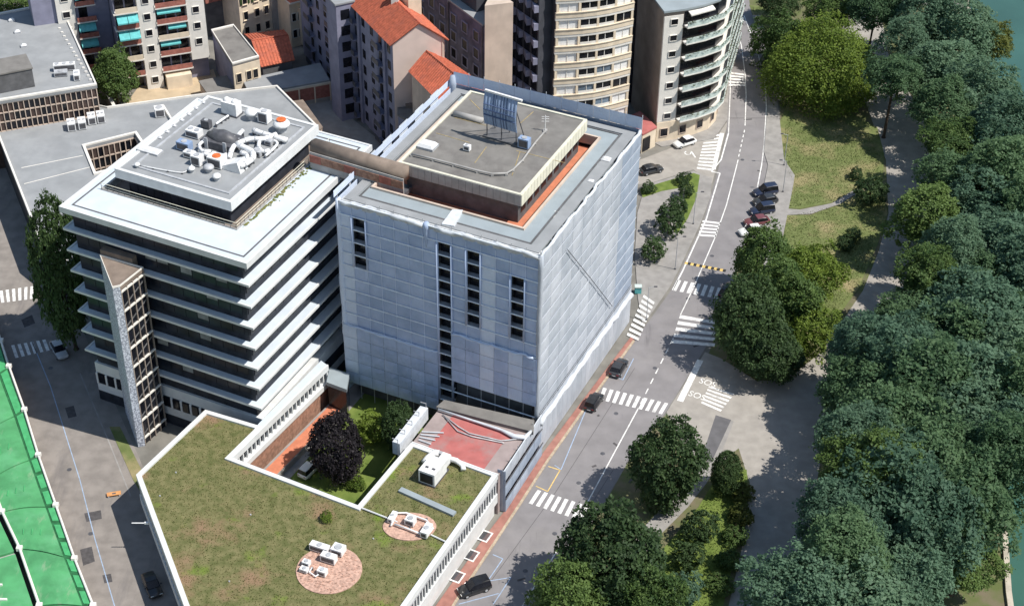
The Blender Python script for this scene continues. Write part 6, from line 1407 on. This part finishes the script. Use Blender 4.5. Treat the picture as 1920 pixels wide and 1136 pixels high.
# courtyard
tree('plum_tree', 630, 836, 3.8, 5.6, 'black-purple plum tree in the courtyard', ('oval', 1), 'leaf_plum', vz=5.6)
tree('courtyard_bush', 700, 800, 2.5, 2.4, 'bright green bush behind the plum tree in the courtyard', ('shrub', 1), 'leaf_bright', vz=2.4, cat='bush')
tree('courtyard_tree', 748, 800, 2.6, 4.0, 'dark tree in the shaded far corner of the courtyard', ('oval', 0), 'leaf_dark', vz=4.0)
tree('courtyard_bush', 668, 905, 1.3, 0.9, 'low green bush in front of the plum tree in the courtyard', ('shrub', 2), 'leaf_bright', vz=1.0, cat='bush')
tree('yard_tree', 214, 142, 4.6, 6.0, 'green tree between the white garden wall and the balcony apartments', ('broad', 1), 'leaf_green', vz=5.6)
tree('yard_tree', 20, 5, 4.5, 9.0, 'green tree at the top left corner behind the grey roof', ('broad', 3), 'leaf_green')
# tall conifer beside the ledged block
tree('tall_conifer', 116, 508, 4.4, 14.0, 'tall dark conifer beside the ledged block on the left street', ('oval', 2), 'leaf_dark', vz=13.2, tr=.3)
# ivy tuft on the planted roof
tree('roof_shrub', 612, 969, 0.8, ZG + 0.3, 'single bright green shrub on the planted roof', ('shrub', 0), 'leaf_bright', vz=0.7, ground_z=ZG - 0.22, cat='bush', tr=.04)
# grass
GL = lambda pts: ccw([G2(*p) for p in pts])
tufts('lawn_grass', GL([(1478, 195), (1600, 220), (1652, 290), (1645, 345), (1560, 378), (1480, 390), (1486, 345), (1466, 290)]), 0.06, 9000, .05, .16, 'grass_blade')
tufts('lawn_grass', GL([(1478, 406), (1575, 386), (1655, 355), (1660, 400), (1610, 535), (1510, 655), (1445, 680), (1450, 520)]), 0.06, 9000, .05, .16, 'grass_blade')
tufts('lawn_grass', GL([(1345, 905), (1398, 885), (1385, 1010), (1340, 1150), (1210, 1150), (1215, 1075), (1310, 955)]), 0.06, 5000, .05, .16, 'grass_bright')
tufts('lawn_grass', GL([(1408, 14), (1448, 18), (1488, 42), (1515, 150), (1480, 175), (1442, 110)]), 0.06, 2500, .05, .16, 'grass_blade')

# ================================================================== CARS
def loft(sts, zcut=None):
    """sts: (x, half width, [(y fraction, z), ...]) ring per station, closed shell"""
    mb = MB(); n = len(sts[0][2])
    for x, hw, pf in sts:
        for yf, z in pf: mb.v.append(Vector((x, yf * hw, z)))
    for i in range(len(sts) - 1):
        for j in range(n): a, b_ = i * n + j, i * n + (j + 1) % n; mb.f.append((a, b_, b_ + n, a + n))
    mb.f.append(tuple(range(n - 1, -1, -1))); mb.f.append(tuple((len(sts) - 1) * n + j for j in range(n))); return mb
CAR = {}
def car_meshes(colr, van=False):
    key = (colr, van)
    if key in CAR: return CAR[key]
    def pf(zb, zt): return [(-.86, zb), (.86, zb), (1, zb + .16), (1, (zb + zt) / 2 + .05), (.95, zt - .06), (.80, zt), (-.80, zt), (-.95, zt - .06), (-1, (zb + zt) / 2 + .05), (-1, zb + .16)]
    hb = 1.0 if van else .93
    body = loft([(-2.12, .70, pf(.36, .66)), (-2.05, .82, pf(.26, hb - .04)), (-1.5, .88, pf(.20, hb)), (-.4, .89, pf(.20, hb)), (.75, .89, pf(.20, hb - .02)), (1.4, .87, pf(.20, .86)), (1.92, .80, pf(.24, .74)), (2.1, .66, pf(.34, .60))])
    rt = 1.78 if van else 1.46; rx = -2.0 if van else -1.75
    def gf(w0, zb, zt): return [(-w0, zb), (w0, zb), (w0 * .99, zb + .1), (w0 * .86, zt - .05), (w0 * .8, zt), (-w0 * .8, zt), (-w0 * .86, zt - .05), (-w0 * .99, zb + .1)]
    glass = loft([(rx, .86, gf(.9, hb - .06, hb + .02)), (rx + (.12 if van else .35), .86, gf(.95, hb - .06, rt - .12)), (-.7, .86, gf(.98, hb - .06, rt - .03)), (.15, .86, gf(.98, hb - .06, rt - .05)), (.95, .86, gf(.95, hb - .06, hb + .02))])
    rf = MB(); x0_, x1_ = rx + (.14 if van else .42), .12
    rf = loft([(x0_, .66, [(-1, rt - .12), (1, rt - .12), (.9, rt - .06), (-.9, rt - .06)]), ((x0_ + x1_) / 2, .70, [(-1, rt - .07), (1, rt - .07), (.9, rt + .01), (-.9, rt + .01)]), (x1_, .68, [(-1, rt - .10), (1, rt - .10), (.9, rt - .02), (-.9, rt - .02)])])
    wh = MB(); wh.tube([(0, -.10, 0), (0, .10, 0)], .31, 14); hub = MB(); hub.tube([(0, -.115, 0), (0, .115, 0)], .18, 10)
    lampm = MB().box(-.05, .03, -.17, .17, -.07, .07); mir = MB().box(-.08, .08, -.10, .10, -.06, .07); plate = MB().box(-.02, .02, -.26, .26, -.06, .06)
    CAR[key] = (body.mesh('body', 'car_' + colr), glass.mesh('windows', 'glass_dark'), rf.mesh('roof', 'car_' + colr), wh.mesh('wheel', 'rubber'), hub.mesh('rim', 'metal_grey'), lampm.mesh('headlight', 'lamp_glass'), lampm.mesh('tail_light', 'lamp_red'), mir.mesh('mirror', 'car_' + colr), plate.mesh('number_plate', 'metal_white'))
    for me in CAR[key][:1]:
        for p in me.polygons: p.use_smooth = len(p.vertices) == 4
    return CAR[key]
def car(px, py, a, b_, colr, label, van=False, z=0.0, sc=1.0, group=None):
    c = G(px, py, z); d = G(*b_, z) - G(*a, z); ang = math.atan2(d.y, d.x)
    T_ = root('parked_car', (c.x, c.y, z), label, 'car', group, ang); m_ = ROOTM[T_] @ Matrix.Scale(sc, 4); bd, gl_, rf, wh, hub, hl_, tl, mir, plt = car_meshes(colr, van)
    o = link('body', bd, T_, m_); link('windows', gl_, T_, m_); link('roof', rf, T_, m_)
    for sx in (-1.28, 1.30):
        for sy in (-.78, .78): w_ = link('wheel', wh, T_, m_ @ Matrix.Translation((sx, sy, .31))); link('rim', hub, w_, m_ @ Matrix.Translation((sx, sy, .31)))
    for sy in (-.55, .55): link('headlight', hl_, T_, m_ @ Matrix.Translation((2.0, sy, .62))); link('tail_light', tl, T_, m_ @ Matrix.Translation((-2.06, sy, .72)))
    for sy in (-.97, .97): link('mirror', mir, T_, m_ @ Matrix.Translation((.62, sy, .98)))
    link('number_plate', plt, T_, m_ @ Matrix.Translation((-2.12, 0, .52)))
    return T_
car(1283, 272, (1303, 266), (1262, 279), 'white', 'white hatchback at the mouth of the side street by the zebra crossing', z=.009)
car(1221, 323, (1205, 327), (1240, 319), 'charcoal', 'dark estate car beside the wrapped tower in the side street', z=.009)
car(1434, 364, (1455, 360), (1410, 368), 'navy', 'dark blue car, farthest of the row parked by the park lawn', True, .012, 1.02)
car(1434, 381, (1455, 378), (1410, 386), 'charcoal', 'charcoal car, second of the row parked by the park lawn', False, .012)
car(1428, 399, (1450, 396), (1404, 403), 'navy', 'dark blue car, third of the row parked by the park lawn', True, .012)
car(1418, 420, (1440, 417), (1394, 424), 'maroon', 'dark red car in the row by the park lawn, half under a tree', False, .012)
car(1408, 438, (1432, 434), (1386, 442), 'white', 'white car, nearest of the row by the park lawn', False, .012)
car(1160, 694, (1143, 722), (1176, 668), 'charcoal', 'dark car in a blue bay beside the net-wrapped tower', False, .012)
car(1114, 758, (1098, 782), (1130, 734), 'black', 'black car parked just below the middle zebra crossing', True, .012, .95)
car(889, 1107, (915, 1098), (865, 1115), 'black', 'black van parked aslant at the red pavement', True, .012)
car(112, 661, (98, 636), (128, 688), 'silver', 'pale silver car on the left street below the conifer', False, .010)
car(286, 1102, (272, 1070), (300, 1134), 'black', 'black car in the shade of the green-roofed block on the left street', False, .010)
car(1364, 549, (1352, 562), (1376, 530), 'black', 'black car half hidden under the trees beyond the upper zebra crossing', False, .012)
cv = G(580, 885, 0.09)
car(582, 884, (566, 900), (600, 868), 'white', 'white car parked in the courtyard below the terracotta terrace', True, .09, .9)

# ================================================================== SMALL STREET THINGS
bp_ = G(214, 928, .01); TBp = root('road_barrier', bp_, 'orange work barrier panel lying by the left street pavement', 'barrier', rz=R(15)); f_ = ROOTM[TBp]
part('board', MB().box(-.9, .9, -.35, .35, .25, .33, f_), 'awning_orange', TBp); part('board_hole', MB().box(-.25, .25, -.12, .12, .33, .335, f_), 'metal_dark', TBp)
for s in (-.7, .7): part('foot', MB().box(s - .08, s + .08, -.4, .4, 0, .25, f_), 'metal_grey', TBp)
fl = root('flag_pole', G(262, 975, 0), 'thin white pole sticking out from the left wall of the green-roofed block', 'pole')
q = G(272, 980, 5.5); part('pole', MB().tube([G(276, 980, 5.5), G(247, 980, 5.5)], 0.07, 6), 'metal_white', fl); part('bracket', MB().box(q.x - .05, q.x + .45, q.y - .12, q.y + .12, q.z - .15, q.z + .15), 'metal_white', fl)
bn = root('bin', G(1196, 548, .13), 'small turquoise container at the far corner of the wrapped tower', 'bin'); q = G(1196, 548, .13)
part('tub', MB().box(q.x - .5, q.x + .5, q.y - .4, q.y + .4, .13, 1.2), 'awning_teal', bn); part('lid', MB().box(q.x - .55, q.x + .55, q.y - .45, q.y + .45, 1.2, 1.35), 'rail_pale', bn)
for k, (x, y) in enumerate(((1212, 600), (1266, 505), (1300, 420), (1470, 310), (1468, 360))):
    q = G(x, y, .13); lp = root('street_lamp', q, ('slim grey street lamp at the far corner of the wrapped tower pavement', 'slim grey street lamp beside the striped speed hump', 'slim grey street lamp halfway along the triangular plaza', 'slim grey street lamp at the corner of the park pavement', 'slim grey street lamp behind the parked blue cars')[k], 'street lamp')
    part('post', MB().cyl(q.x, q.y, .13, 6.2, .07, 8, .04), 'metal_grey', lp); part('arm', MB().tube([(q.x, q.y, 6.1), (q.x + (.9 if k < 3 else -.9), q.y, 6.35)], .035, 6), 'metal_grey', lp); part('lamp_head', MB().box(q.x + (.75 if k < 3 else -1.25), q.x + (1.25 if k < 3 else -.75), q.y - .1, q.y + .1, 6.3, 6.42), 'metal_dark', lp); part('base', MB().cyl(q.x, q.y, .13, .35, .14, 8), 'metal_dark', lp)
